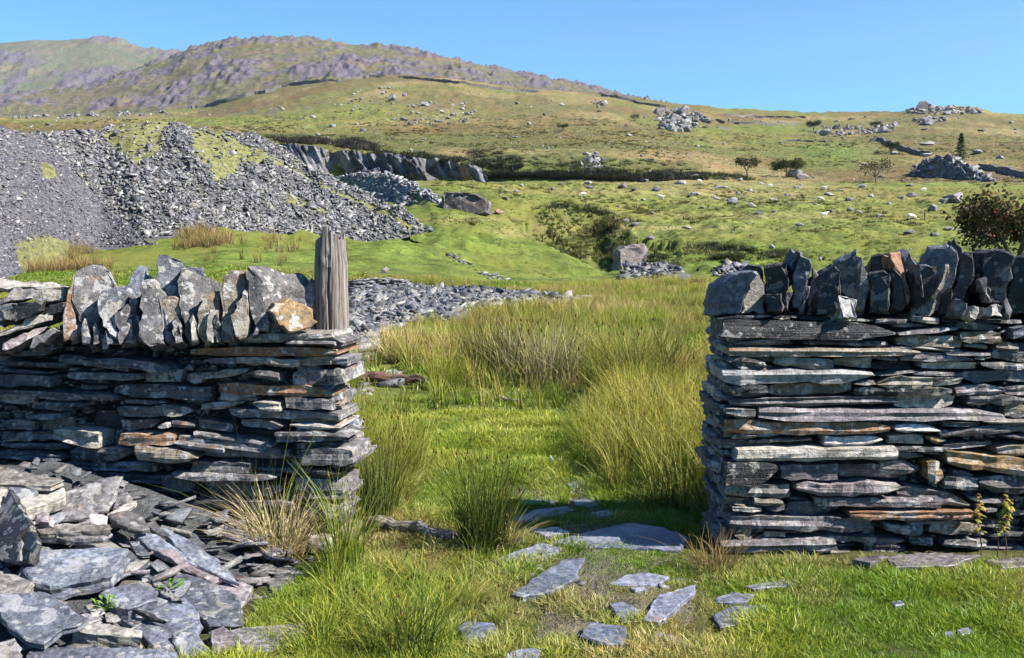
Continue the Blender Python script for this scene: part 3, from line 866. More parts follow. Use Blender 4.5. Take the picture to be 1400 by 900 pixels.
left_cope = [
 ([(213,392),(214,362),(218,347),(228,348),(262,364),(278,365),(280,385),(250,420),(220,425)],'b',(0,0,.1),.16,.05),
 ([(166,415),(172,392),(183,372),(190,363),(198,365),(204,388),(200,415)],'b',(0,0,.1),.16,.06),
 ([(365,440),(370,390),(378,380),(390,388),(398,402),(398,440)],'b',(0,0,0),.2,.08),
 ([(386,440),(388,388),(410,381),(412,390),(420,410),(420,440)],'b',(0,0,0),.24,.08),
 ([(410,440),(412,402),(426,380),(432,385),(433,440)],'g',(0,0,0),.22,.08),
 ([(87,466),(86,440),(91,405),(100,380),(104,395),(101,420),(106,455),(103,467)],'r',(0,0,0),.02,.2),
 ([(98,400),(100,380),(110,368),(139,361),(150,370),(157,385),(158,398),(136,404),(136,440),(122,456),(108,438)],'g',(.1,0,.15),.06,.12),
 ([(133,420),(134,404),(140,397),(155,393),(172,398),(174,412),(160,425),(160,464),(150,458),(140,437)],'b',(.1,0,.15),.0,.2),
 ([(157,428),(176,415),(179,425),(181,464),(164,471),(160,460)],'g',(0,0,0),-.01,.2),
 ([(132,450),(146,452),(150,478),(140,480)],'d',(0,0,0),.02,.15),
 ([(176,410),(189,406),(189,470),(181,468)],'g',(0,0,0),.01,.2),
 ([(191,395),(196,383),(212,384),(214,392),(225,404),(221,420),(224,470),(205,474),(191,468)],'g',(0,0,0.05),-.01,.22),
 ([(218,412),(240,405),(247,410),(246,440),(247,455),(226,463),(221,440)],'t',(0,0,0),.03,.2),
 ([(244,400),(246,367),(252,368),(270,372),(300,386),(302,410),(290,422),(271,425),(268,440),(262,470),(252,455),(247,430)],'g',(.1,0,.15),.06,.16),
 ([(269,430),(276,405),(290,395),(300,410),(300,435),(290,460),(280,469),(272,458)],'t',(0,0,0),.0,.2),
 ([(283,435),(287,424),(297,424),(297,455),(290,469),(283,465)],'l',(0,0,0),-.03,.15),
 ([(302,395),(306,377),(316,369),(336,371),(338,395),(328,407),(321,420),(320,467),(302,467)],'t',(0,0,.05),.02,.2),
 ([(314,432),(332,399),(338,402),(338,448),(327,464),(319,450)],'l',(0,0,0),-.04,.16),
 ([(336,375),(337,364),(348,372),(360,384),(361,450),(350,451),(342,430)],'g',(-.1,0,0),.0,.26,(0.20,0,-.04)),
 ([(369,425),(376,416),(394,409),(425,421),(434,440),(418,450),(405,453),(382,446)],'o',(.2,0,.45),-.03,.13),
]
rq = random.Random(88)
for xq in (96, 112, 128, 146, 170, 186, 204, 228, 240, 262, 280, 296, 312, 326, 344, 362):
    w = rq.uniform(7, 13); h = rq.uniform(26, 58); l = rq.uniform(-9, 9); yb = float(np.interp(xq, [90, 300, 400], [472, 468, 452]))
    left_cope.append(([(xq, yb), (xq + l, yb - h * .8), (xq + l + w * .5, yb - h), (xq + w + l, yb - h * .7), (xq + w, yb - 2)], rq.choice("gbtdlg"), (rq.uniform(-.3, .2), 0, 0), rq.uniform(-.03, .04), .16))
coping(LR, left_cope, (0.30, -1, 0.12), random.Random(9), WY + 0.015)
# slabs tumbled against the coping at the far left
tumbled = [
 ([(-60,385),(0,380),(15,385),(60,387),(93,392),(64,396),(27,393),(-60,400)],'l',(0,0,1.2),.10,.05),
 ([(-40,412),(5,408),(20,393),(40,395),(50,402),(30,411),(8,414),(-40,425)],'g',(0,0,.1),.02,.2),
 ([(28,399),(65,396),(90,395),(85,411),(55,412),(38,407)],'l',(0,0,.3),.05,.2),
 ([(-50,430),(0,418),(28,414),(58,411),(55,425),(22,440),(-50,450)],'d',(-.3,0,-.1),.0,.22),
 ([(16,440),(50,422),(90,413),(90,426),(62,432),(22,447)],'d',(-.3,0,-.1),.04,.2),
 ([(-40,458),(0,452),(20,447),(45,432),(75,428),(70,437),(42,448),(0,460),(-40,468)],'l',(0,0,.3),-.01,.2),
 ([(-40,478),(0,462),(30,456),(20,466),(0,479)],'d',(0,0,0),.05,.2),
 ([(3,478),(15,464),(45,450),(65,447),(48,460),(22,474),(6,480)],'p',(.1,0,.25),-.02,.2),
 ([(41,476),(45,462),(70,448),(80,453),(60,468)],'g',(-.1,0,.0),-.03,.2),
 ([(60,475),(88,440),(90,466),(85,476)],'d',(0,0,0),.06,.2),
]
coping(LR, tumbled, (0.10, -1, 0.1), random.Random(12), WY + 0.02)

right_cope = [
 ([(1016,372),(1025,363),(1040,364),(1044,378),(1040,420),(1018,420)],'d',(0,0,0),.12,.1),
 ([(1299,335),(1305,325),(1315,338),(1317,347),(1316,400),(1300,400)],'d',(0,0,0),.2,.06),
 ([(1022,398),(1031,371),(1038,374),(1045,387),(1046,428),(1013,428)],'l',(.55,0,.1),.02,.25),  # sunlit side of a stone as its own pale piece
 ([(982,430),(985,405),(990,386),(1005,376),(1031,370),(1036,375),(1021,400),(1012,428)],'b',(0,0,.05),-.01,.20),
 ([(1044,366),(1060,360),(1076,359),(1077,425),(1048,428),(1046,380)],'d',(0,0,0),.02,.2,(.055,0,0)),
 ([(1048,402),(1068,402),(1069,426),(1049,427)],'d',(0,0,0),-.06,.1),
 ([(1083,385),(1083,358),(1092,342),(1098,346),(1096,360),(1088,390)],'b',(0,0,0),.10,.14),
 ([(1084,376),(1094,348),(1106,355),(1110,361),(1109,370),(1092,421),(1085,420)],'b',(-.1,0,0),.0,.2,(.05,0,0)),
 ([(1093,430),(1103,391),(1108,392),(1099,430)],'g',(0,0,0),-.01,.2,(.03,0,0)),
 ([(1103,430),(1106,396),(1112,369),(1119,376),(1122,395),(1117,410),(1112,430)],'g',(0,0,0),.03,.2,(.05,0,0)),
 ([(1117,380),(1142,363),(1148,370),(1150,392),(1147,425),(1120,430),(1117,405)],'d',(0,0,0),.0,.2),
 ([(1119,408),(1125,394),(1144,391),(1147,398),(1145,425),(1120,430)],'d',(0,0,0),-.05,.12),
 ([(1140,362),(1165,350),(1171,345),(1172,362),(1176,400),(1176,424),(1166,415),(1152,400),(1147,385)],'b',(0,0,0),.05,.2,(.06,0,0)),
 ([(1172,362),(1178,352),(1187,374),(1188,400),(1182,425),(1172,424),(1173,395)],'g',(.3,0,0),.02,.2),
 ([(1147,404),(1158,406),(1172,410),(1172,435),(1152,435)],'w',(.7,0,.3),-.06,.12),
 ([(1188,372),(1192,349),(1217,344),(1219,360),(1222,376),(1219,430),(1190,428)],'d',(0,0,0),.07,.2),
 ([(1189,374),(1200,371),(1216,374),(1218,398),(1214,426),(1192,427)],'d',(0,0,0),-.02,.2,(.03,0,0)),
 ([(1217,345),(1230,343),(1235,362),(1242,395),(1247,407),(1241,417),(1236,400),(1233,378),(1222,360)],'r',(1.0,0,.2),.02,.05),
 ([(1219,362),(1232,376),(1238,412),(1232,426),(1219,421)],'d',(0,0,0),.0,.2),
 ([(1233,348),(1243,343),(1253,358),(1257,366),(1259,425),(1246,428),(1248,400),(1239,370)],'b',(.1,0,0),.05,.2,(.02,0,0)),
 ([(1262,425),(1258,362),(1265,360),(1276,341),(1300,336),(1309,345),(1311,355),(1307,375),(1296,400),(1290,425)],'b',(-.1,0,0),.04,.2,(.05,0,0)),
 ([(1257,361),(1283,362),(1278,382),(1272,402),(1262,411)],'d',(0,0,0),-.05,.12),
 ([(1280,398),(1293,366),(1297,365),(1297,372),(1284,399)],'l',(.6,0,0),-.06,.1),  # sunlit edge painted as a pale sliver
 ([(1313,352),(1318,344),(1330,345),(1333,358),(1333,376),(1319,408),(1306,421),(1300,406),(1312,374)],'d',(0,0,0),.07,.2),
 ([(1330,346),(1343,345),(1345,360),(1344,376),(1338,400),(1325,405),(1330,375)],'d',(0,0,0),.12,.2,(.03,0,0)),
 ([(1341,386),(1350,381),(1355,396),(1353,411),(1347,411)],'g',(.3,0,0),-.04,.12,(.03,0,0)),
 ([(1345,346),(1355,341),(1380,342),(1388,350),(1383,371),(1376,400),(1373,416),(1350,416),(1345,376)],'d',(0,0,0),.05,.22),
 ([(1388,353),(1402,350),(1432,345),(1450,360),(1450,430),(1376,430),(1377,396)],'d',(0,0,0),.02,.22),
 ([(1306,408),(1323,415),(1317,432),(1300,431)],'g',(-.1,0,.1),-.05,.12),
 ([(1327,433),(1332,418),(1339,420),(1334,437)],'l',(.5,0,.1),-.06,.12),
 ([(1355,417),(1371,419),(1371,434),(1354,433)],'l',(.6,0,.1),-.07,.1),
 ([(1372,413),(1376,406),(1383,425),(1380,433),(1373,433)],'b',(.5,0,0),-.07,.08),
 ([(1270,432),(1278,409),(1281,411),(1273,433)],'l',(.6,0,0),-.05,.1),  # pale tint stands in for a lit sliver
 ([(1284,430),(1290,405),(1302,395),(1303,430)],'d',(0,0,0),.0,.15),
]
coping(RW, right_cope, (-0.42, -1, 0.0), random.Random(17), WY + 0.005)
# the coping runs on past the frame on both sides
rc = random.Random(31)
def run_on(root, px0, px1, ybase, htop, n0):
    lst = []; x = px0
    while x < px1:
        w = rc.uniform(22, 48); h = rc.uniform(*htop); l = rc.uniform(-10, 10)
        lst.append(([(x, ybase), (x + l, ybase - h * .7), (x + w * .35 + l, ybase - h), (x + w * .8 + l, ybase - h * .9), (x + w + l, ybase - h * .5), (x + w, ybase)], rc.choice("dbg")))
        x += w * .9
    coping(root, lst, n0, rc, WY + .05)
run_on(RW, 1452, 2040, 432, (60, 95), (-0.42, -1, 0))
run_on(LR, -420, -60, 476, (60, 90), (0.3, -1, 0.1))

def backing(root, px0, px1, ybase, hs, Y):
    lst = []; x = px0
    while x < px1:
        w = rc.uniform(20, 44); h = hs(x) * rc.uniform(.75, 1.0); l = rc.uniform(-6, 6)
        lst.append(([(x, ybase), (x + l, ybase - h * .8), (x + w * .4 + l, ybase - h), (x + w + l, ybase - h * .85), (x + w, ybase)], rc.choice("ddbg"), (0, 0, 0), rc.uniform(-.02, .02), .12))
        x += w * .8
    coping(root, lst, (-0.1, -1, 0), rc, Y)
backing(RW, 992, 1440, 432, lambda x: float(np.interp(x, [990, 1060, 1200, 1300, 1440], [36, 46, 58, 66, 66])), WY + .30)
backing(LR, 92, 425, 470, lambda x: float(np.interp(x, [90, 140, 250, 330, 430], [50, 62, 75, 70, 56])), WY + .30)
# shallow wedges packed under the coping are part of the fill; the wooden post stands in the wall's end

# ================================================================== slate tips, rubble, quarry
def flake_template(rnd, n=None):
    """unit slate flake: irregular outline in xy about 1 long, flat"""
    n = n or rnd.choice([4, 4, 5, 5, 6])
    a0 = rnd.uniform(0, 6.28); asp = rnd.uniform(.35, .9)
    pts = []
    for i in range(n):
        a = a0 + 2 * math.pi * i / n + rnd.uniform(-.35, .35)
        r = rnd.uniform(.34, .62)
        pts.append((r * math.cos(a), r * math.sin(a) * asp))
    th = rnd.uniform(.05, .14)
    V = [(x, y, th / 2) for x, y in pts] + [(x * .97 + rnd.uniform(-.03, .03), y * .97 + rnd.uniform(-.03, .03), -th / 2) for x, y in pts]
    T = []
    for i in range(1, n - 1): T.append((0, i, i + 1)); T.append((n, n + i + 1, n + i))
    for i in range(n):
        j = (i + 1) % n; T += [(i, n + i, n + j), (i, n + j, j)]
    return np.array(V), np.array(T)
_fr = random.Random(77)
FLAKES = [flake_template(_fr) for _ in range(14)]

def rotmats(rx, ry, rz):
    cx, sx, cy, sy, cz, sz = np.cos(rx), np.sin(rx), np.cos(ry), np.sin(ry), np.cos(rz), np.sin(rz)
    R = np.empty((len(rx), 3, 3))
    R[:, 0, 0] = cz * cy; R[:, 0, 1] = cz * sy * sx - sz * cx; R[:, 0, 2] = cz * sy * cx + sz * sx
    R[:, 1, 0] = sz * cy; R[:, 1, 1] = sz * sy * sx + cz * cx; R[:, 1, 2] = sz * sy * cx - cz * sx
    R[:, 2, 0] = -sy; R[:, 2, 1] = cy * sx; R[:, 2, 2] = cy * cx
    return R

def merge_pieces(name, temps, pos, euler, size, tints, mat, parent=None, label=None):
    """join many pieces into one mesh"""
    Vs, Ts, Cs = [], [], []; off = 0
    R = rotmats(*euler.T)
    idx = RNG.integers(0, len(temps), len(pos))
    for k in range(len(temps)):
        sel = np.where(idx == k)[0]
        if len(sel) == 0: continue
        V, T = temps[k]
        W = np.einsum('nij,vj->nvi', R[sel], V) * size[sel][:, None, None] + pos[sel][:, None, :]
        nv = len(V)
        Vs.append(W.reshape(-1, 3)); Ts.append((T[None] + (off + np.arange(len(sel)) * nv)[:, None, None]).reshape(-1, 3))
        Cs.append(np.repeat(tints[sel], nv, axis=0)); off += nv * len(sel)
    V = np.vstack(Vs)
    L = np.array(parent.location) if parent is not None else V.mean(0)
    me = fast_mesh(name, V - L, np.vstack(Ts), mat, np.vstack(Cs))
    o = mesh_obj(name, me, parent, Vector(L)); o["kind"] = "stuff"
    return o

def template_meshes(name, temps, mat, tints):
    out = []
    for (V, T) in temps:
        for t in tints:
            out.append(fast_mesh(name, V, T, mat, t))
    return out
STINTS = np.array([(0.145, 0.148, 0.165, 0), (0.08, 0.083, 0.092, 0), (0.20, 0.197, 0.20, 0), (0.20, 0.186, 0.16, .1), (0.165, 0.155, 0.172, 0), (0.30, 0.295, 0.285, 0), (0.10, 0.102, 0.115, 0)])
FMESH = template_meshes("slate", FLAKES, MAT_SCREE, STINTS)

def place_parts(root, pos, euler, size, name="slate"):
    for p, e, s in zip(pos, euler, size):
        o = bpy.data.objects.new(name, random.choice(FMESH))
        o.location = Vector(p) - Vector(root.location); o.rotation_euler = e; o.scale = (s, s, s)
        COL.objects.link(o); o.parent = root

def scree_euler(n, tilt=0.35, slope=0.6, flip=0.12):
    rx = RNG.normal(slope * 0.6, tilt, n); ry = RNG.normal(0, tilt, n); rz = RNG.uniform(-.5, .5, n) + np.where(RNG.random(n) < .5, 0, 1.5)
    st = RNG.random(n) < flip
    rx = np.where(st, RNG.uniform(.8, 1.6, n), rx)
    # rotate about z first in the flake's plane, then tilt
    return np.stack([rx, ry, rz], 1)

def tip(name, label, base, crestp, c0, c1, dc, slope, n_pieces, size, grass, tex_tint, ymin=30, extra_noise=0.25, nparts=300, fine=False, backd=1.0, group=None, fit=None, tmul=1.0):
    c = np.arange(c0, c1, dc)
    bp = np.interp(c, [b[0] for b in base], [b[1] for b in base]); cp = np.interp(c, [b[0] for b in crestp], [b[1] for b in crestp])
    Yb = np.array([hit(ci, pi, ymin).y for ci, pi in zip(c, bp)]); 
    kk = np.hanning(83)[1:-1]; kk = kk / kk.sum(); Yb = np.convolve(np.pad(Yb, 40, 'edge'), kk, 'valid')
    if fit is not None: Yb = np.polyval(np.polyfit(c, Yb, fit), c)
    zb = z_from_py(bp, Yb)
    s = (z_from_py(cp, 1.0) - EYE)
    Yc = (EYE - zb + slope * Yb) / (slope - s)
    Yc = np.maximum(Yc, Yb + .3)
    nt = 70
    t = np.concatenate([np.linspace(-0.08, 1, nt), np.linspace(1, 2.2, 14)[1:]])
    Cg = np.tile(c[:, None], (1, len(t))); Tg = np.tile(t[None], (len(c), 1))
    Yg = Yb[:, None] + (Yc - Yb)[:, None] * Tg
    Z = zb[:, None] + slope * (Yg - Yb[:, None])
    over = np.maximum(Yg - Yc[:, None], 0)
    Z = Z - over * (slope + slope * backd)
    X = x_from(Cg, Z, Yg)
    Z = Z + extra_noise * (fbm(X * .5, Yg * .5, 70, 4) * sstep(0, .15, Tg) * (1 - 0.5 * sstep(.85, 1, Tg)))
    X = x_from(Cg, Z, Yg)
    pg = py_from_z(Z, Yg)
    gm = np.zeros(Z.shape)
    for poly in grass: gm = np.maximum(gm, inpoly(Cg + 5 * fbm(X, Yg, 71), pg + 4 * fbm(X, Yg, 72), poly).astype(float))
    colr = .75 * np.array(tex_tint[:3]) * (1 - gm[..., None]) + np.array((0.20, 0.20, 0.065)) * gm[..., None]
    root = thing(name, label, "slate heap", (float(X[len(c) // 2, 10]), float(Yg[len(c) // 2, 0]), float(Z[len(c) // 2, 0])), group)
    V = np.stack([X, Yg, Z], -1).reshape(-1, 3)
    tt = np.concatenate([colr, np.zeros(Z.shape + (1,))], -1).reshape(-1, 4)
    me = fast_mesh("mound", V - np.array(root.location), grid_faces(len(c), len(t), True), MAT_MOUND, tt, True)
    mesh_obj("mound", me, root, Vector(root.location))
    # pieces, sampled over the face in proportion to its real area
    ci = RNG.uniform(c0, c1 - dc * 1.01, n_pieces * 2); ti = RNG.uniform(-.03, 1.03, n_pieces * 2)
    fi = (ci - c0) / dc; i = fi.astype(int); u = fi - i
    tj = np.interp(ti, t, np.arange(len(t))); j = np.minimum(tj.astype(int), len(t) - 2); v = tj - j
    def smp(A): return (A[i, j] * (1 - u) + A[i + 1, j] * u) * (1 - v) + (A[i, j + 1] * (1 - u) + A[i + 1, j + 1] * u) * v
    x, y, z, g = smp(X), smp(Yg), smp(Z), smp(gm)
    dYl = np.interp(ci, c, Yc - Yb)
    keep = (g < RNG.uniform(.3, 1.10, len(g))) & (RNG.random(len(g)) < np.clip(dYl / np.percentile(dYl, 80), .05, 1))
    x, y, z = x[keep][:n_pieces], y[keep][:n_pieces], z[keep][:n_pieces]
    n = len(x)
    sz = RNG.lognormal(math.log(size), 0.42, n); sz = np.clip(sz, size * .4, size * 3.2)
    eu = scree_euler(n, .45, slope, .2)
    pos = np.stack([x, y, z + sz * .06], 1)
    order = np.argsort(-sz / y)
    big = order[:nparts]; rest = order[nparts:]
    place_parts(root, pos[big], eu[big], sz[big])
    if len(rest):
        merge_pieces("slate_scree", FLAKES, pos[rest], eu[rest], sz[rest], STINTS[RNG.integers(0, len(STINTS), len(rest))] * np.append(np.array((.88, .82, .92) if fine else (tmul,) * 3), 1), MAT_SCREE, root)
    return root, (x, y, z)

def mound_material():
    M = NT("slate_mound")
    tc = M.n("TexCoord").outputs[3]
    at = M.n("Attribute", dict(attribute_type='GEOMETRY', attribute_name="tint"))
    n1 = M.noise(M.vscale(tc, (1, 1, 2.5)), 2.2, 6, 0.7)
    n2 = M.noise(tc, 9.0, 5, 0.7)
    c = M.scalecol(at.outputs["Color"], M.math('MULTIPLY', M.ramp(n1, .25, .75, .5, 1.5), M.ramp(n2, .25, .75, .65, 1.35)))
    bs = M.n("BsdfPrincipled", None, Base_Color=c, Roughness=0.85)
    b = M.n("Bump", None, Strength=1.0, Distance=0.15, Height=M.math('ADD', n1, M.math('MULTIPLY', n2, .4)))
    M.t.links.new(b.outputs[0], bs.inputs["Normal"]); M.t.links.new(bs.outputs[0], M.out.inputs[0])
    return M.m
MAT_MOUND = mound_material()

# far small tip behind the big one
tip("slate_heap", "low pale scree heap in front of the quarry face, behind the big spoil heap", [(455, 262), (520, 276), (560, 282), (600, 283), (620, 284)],
    [(450, 246), (470, 240), (500, 237), (530, 240), (560, 249), (585, 262), (605, 274), (620, 282)], 452, 620, 2.2, 0.5, 1700, 0.38,
    [[(560, 262), (610, 284), (560, 284)], [(452, 240), (480, 244), (500, 262), (452, 262)]], (0.3, 0.3, 0.28), 60, 0.2, 0, tmul=1.7)
tipB_grass = [[(138, 186), (160, 172), (210, 164), (240, 162), (225, 178), (222, 200), (208, 212), (190, 222), (160, 210), (150, 196)],
    [(262, 176), (300, 178), (330, 195), (362, 215), (352, 226), (330, 222), (320, 240), (296, 252), (286, 232), (270, 215), (262, 195)],
    [(390, 262), (430, 278), (452, 292), (430, 292), (392, 276)], [(330, 195), (360, 205), (400, 232), (450, 256), (520, 285), (575, 312), (560, 314), (500, 283), (440, 256), (380, 226), (340, 206)]]
rootB, ptsB = tip("spoil_heap", "large heap of grey slate waste with yellow grass streaks down its top", [(40, 350), (100, 350), (150, 345), (200, 322), (260, 309), (330, 319), (420, 331), (480, 334), (560, 322), (590, 316)],
    [(40, 183), (60, 183), (100, 182), (130, 180), (150, 172), (180, 167), (215, 163), (240, 163), (270, 172), (300, 179), (350, 190), (400, 211), (450, 238), (500, 262), (550, 291), (575, 311), (592, 316)], 42, 592, 2.0, 0.72, 15000, 0.24,
    tipB_grass, (0.13, 0.13, 0.135), 34, 0.8, 300, fit=1)
rootA, ptsA = tip("spoil_heap", "bluish heap of finer slate scree at the left edge, sloping down to the right", [(-320, 400), (0, 388), (35, 384), (60, 374), (80, 345), (150, 337), (205, 338), (216, 336)],
    [(-320, 110), (0, 172), (30, 181), (60, 190), (80, 210), (100, 234), (125, 262), (150, 288), (180, 312), (205, 332), (216, 336)], -300, 216, 2.4, 0.66, 16000, 0.13,
    [[(20, 332), (60, 322), (95, 330), (100, 352), (60, 372), (40, 384), (28, 360)], [(58, 222), (72, 226), (78, 240), (66, 246), (58, 238)]], (0.16, 0.16, 0.185), 31, 0.25, 300, fine=True)

# ------------------------------------------------------------------ flat spreads of broken slate
def spread(name, label, poly, n, size, hump=0.0, nparts=300, ymin=8, tilt=.3, flip=.2, kind=None, mound=True, zfun=None):
    xs = [p[0] for p in poly]; yy = [p[1] for p in poly]
    out = []
    H = [hit(x, y, ymin) for x, y in poly]
    Ymin, Ymax = min(h.y for h in H), max(h.y for h in H)
    cx, cy = sum(xs) / len(xs), sum(yy) / len(yy)
    c = RNG.uniform(min(xs), max(xs), n * 14); Y = np.sqrt(RNG.uniform(Ymin ** 2, Ymax ** 2, n * 14))
    z = ground_z(c, Y); py = py_from_z(z, Y); x = x_from(c, z, Y)
    ok = inpoly(c + 6 * vn(x, Y, 5), py, poly)
    c, Y, z, x = c[ok][:n], Y[ok][:n], z[ok][:n], x[ok][:n]
    n = len(c)
    root = thing(name, label, "rubble", tuple(np.array([x.mean(), Y.mean(), float(ground_z(c.mean(), Y.mean()))])))
    ex, ey = (x - x.mean()) / (x.std() * 2.1), (Y - Y.mean()) / (Y.std() * 2.1)
    h = hump * np.clip(1 - ex ** 2 - ey ** 2, 0, 1) + (0.5 * hump * np.clip(fbm(x * .9, Y * .9, 12), 0, 1) if hump else 0)
    if hump > 0.05:
        # earth core under the pile
        m = 15
        V = []; 
        for a in range(m):
            for b in range(m):
                uu, vv = a / (m - 1) * 2 - 1, b / (m - 1) * 2 - 1
                px_, py_ = x.mean() + uu * x.std() * 2.1, Y.mean() + vv * Y.std() * 2.1
                cc = 700 + (px_ / py_) * F
                zz = float(ground_z(cc, py_))
                V.append((px_, py_, zz - .12 * hump - .3 + (hump * .95 + .3) * (1 - uu * uu - vv * vv) - (3 * max(0, uu * uu + vv * vv - 1))))
        me = fast_mesh("core", np.array(V) - np.array(root.location), grid_faces(m, m, True), MAT_MOUND, (0.12, 0.125, 0.13, 0), True)
        mesh_obj("core", me, root, Vector(root.location))
    sz = np.clip(RNG.lognormal(math.log(size), .45, n), size * .35, size * 2.6)
    pos = np.stack([x, Y, z + h + sz * .05], 1)
    eu = scree_euler(n, tilt, 0, flip)
    order = np.argsort(-sz / Y); big = order[:nparts]; rest = order[nparts:]
    place_parts(root, pos[big], eu[big], sz[big])
    if len(rest): merge_pieces("slate_rubble", FLAKES, pos[rest], eu[rest], sz[rest], STINTS[RNG.integers(0, len(STINTS), len(rest))], MAT_SCREE, root)
    return root
_keep = STINTS.copy(); STINTS[:, :3] *= .8
spread("slate_rubble", "wide spread of loose blue grey slates on the flat behind the post", [(478, 394), (500, 388), (560, 391), (600, 396), (650, 397), (720, 403), (800, 410), (785, 419), (720, 422), (660, 430), (620, 440), (560, 442), (525, 456), (508, 476), (478, 488)], 6500, 0.20, 0.08, ymin=9, tilt=.32, flip=.14)
STINTS[:] = _keep
spread("slate_rubble", "strip of flat slates lying right behind the end of the left wall", [(474, 470), (510, 462), (524, 486), (500, 496), (474, 500)], 110, 0.30, 0.02, ymin=7, flip=.05, tilt=.12)
spread("slate_rubble", "thin scatter of slates in the turf just past the left wall end", [(474, 506), (540, 512), (545, 530), (500, 540), (474, 545)], 40, 0.24, 0.0, ymin=6, flip=.03, tilt=.1)
spread("slate_rubble", "small grey slate pile at the foot of the green bank below the boulder", [(850, 384), (862, 374), (890, 366), (915, 368), (930, 380), (900, 386)], 420, 0.34, 0.45, ymin=34)
spread("slate_rubble", "small slate scatter half hidden behind the start of the right wall", [(975, 377), (985, 368), (1010, 365), (1030, 372), (1010, 380)], 160, 0.34, 0.25, ymin=34)
spread("slate_rubble", "few pale slates spilling down the green bank right of the spoil heap", [(606, 347), (618, 346), (640, 358), (646, 363), (630, 360)], 60, 0.22, 0.0, 100, ymin=34)
spread("slate_rubble", "pale stones in a line low on the green bank", [(650, 372), (680, 376), (696, 384), (670, 382)], 50, 0.22, 0.0, 100, ymin=34)
spread("slate_rubble", "pale scree patch spilling down the dark quarry bank", [(796, 232), (806, 210), (818, 216), (826, 232), (812, 238)], 170, 0.7, 0.0, 170, ymin=138)
tip("spoil_heap", "small grey cone of quarry waste on the hillside below the conifer", [(1244, 238), (1262, 241), (1300, 246), (1358, 249), (1364, 249)], [(1244, 237), (1250, 231), (1268, 219), (1280, 216), (1296, 215), (1312, 222), (1330, 233), (1358, 247), (1364, 248)], 1245, 1363, 1.5, 0.55, 1500, 0.75, [[(1262, 242), (1278, 221), (1294, 222), (1290, 244)]], (0.14, 0.14, 0.15), 138, 0.3, 300)

# low rough slate wall standing behind the rubble
def rough_wall(label, p0, p1, h, thick, n, group=None, name="slate_wall", rowh=0.05):
    root = thing(name, label, "stone wall", (p0 + p1) / 2, group); root["kind"] = "thing"
    d = (p1 - p0); L = d.length; r = random.Random(int(p0.x * 10))
    pos, eu, sz = [], [], []
    for k in range(n):
        f = r.random(); hh = h * (1 - abs(f - .4) ** 2) * r.random()
        p = p0 + d * f + Vector((0, r.uniform(-thick, thick) / 2, hh))
        pos.append(p); eu.append((r.gauss(0, .1), r.gauss(0, .1), r.uniform(-.4, .4))); sz.append(r.uniform(.2, .45))
    place_parts(root, pos, eu, sz, "stone")
    return root
rough_wall("low tumbled slate wall in shade behind the spread of slates", hit(478, 398, 10) + Vector((0, 0, 0)), hit(556, 394, 10), 0.34, 0.4, 260)

# ------------------------------------------------------------------ quarry face
def quarry():
    top = lambda c: np.interp(c, [372, 400, 440, 455, 480, 530, 580, 620, 650, 700, 740], [194, 193, 198, 203, 204, 208, 213, 218, 224, 226, 232])
    c = np.arange(368, 668, 1.2); nv = 44
    Yq = 133.6
    V = []
    zt = z_from_py(top(c) + 1.0 + 3.0 * fbm(c * .06, c * 0, 77, 3) + 6 * sstep(648, 668, c), Yq); zb = z_from_py(np.full(len(c), 285.0), Yq)
    Cg = np.tile(c[:, None], (1, nv)); t = np.tile(np.linspace(0, 1, nv)[None], (len(c), 1))
    Z = zb[:, None] + (zt - zb)[:, None] * t
    X = x_from(Cg, Z, Yq)
    lean = X + Z * 0.45          # steep cleavage leaning to the left
    buttress = ((lean / 6.1 + 1.5 * vn(lean / 13, Z * 0.05, 3)) % 1.0)
    saw = buttress * 2.4 * (0.35 + 0.65 * np.clip(vn(lean / 11 + 7, Z * .03, 6) + .5, 0, 1)) + 1.2 * vn(lean / 4, Z * .2, 19)
    fine_ = fbm(lean * .9, Z * .12, 80, 4) * 1.3 + ridged(lean * .5, Z * .25, 81, 3) * .5
    ledge = 0.9 * np.floor(Z * .28 + 1.2 * vn(X * .22, Z * .05, 33)) % 2 * (vn(X * .3, Z * .3, 35) > -.1)
    Yg = Yq + 1.0 - saw - fine_ + t * 1.2 + ledge
    X = x_from(Cg, Z, Yg)
    w = sstep(-.3, .4, vn(lean * .35, Z * .05, 84))[..., None]
    colr = np.array((0.050, 0.058, 0.085)) * (1 - w) + np.array((0.14, 0.135, 0.145)) * w
    colr = colr * (0.6 + 0.5 * sstep(-.3, .3, vn(lean * 1.3, Z * .4, 85)))[..., None]
    och = (((lean + 2.0) % 16.5) < 1.2)[..., None] & (vn(lean * .2, Z * .1, 9) > -.2)[..., None]
    colr = np.where(och, np.array((0.30, 0.20, 0.12)), colr)
    al = np.where(och[..., 0], .5, .1)[..., None]
    me = fast_mesh("quarry_cliff", np.stack([X, Yg, Z], -1).reshape(-1, 3), grid_faces(len(c), nv, True), MAT_ROCK2, np.concatenate([colr, al], -1).reshape(-1, 4), False)
    o = mesh_obj("quarry_cliff", me); o["kind"] = "structure"
MAT_ROCK2 = slate_material("cliff_rock", 0.35, 0.7, 0.12, 0.1, 0.06)
quarry()

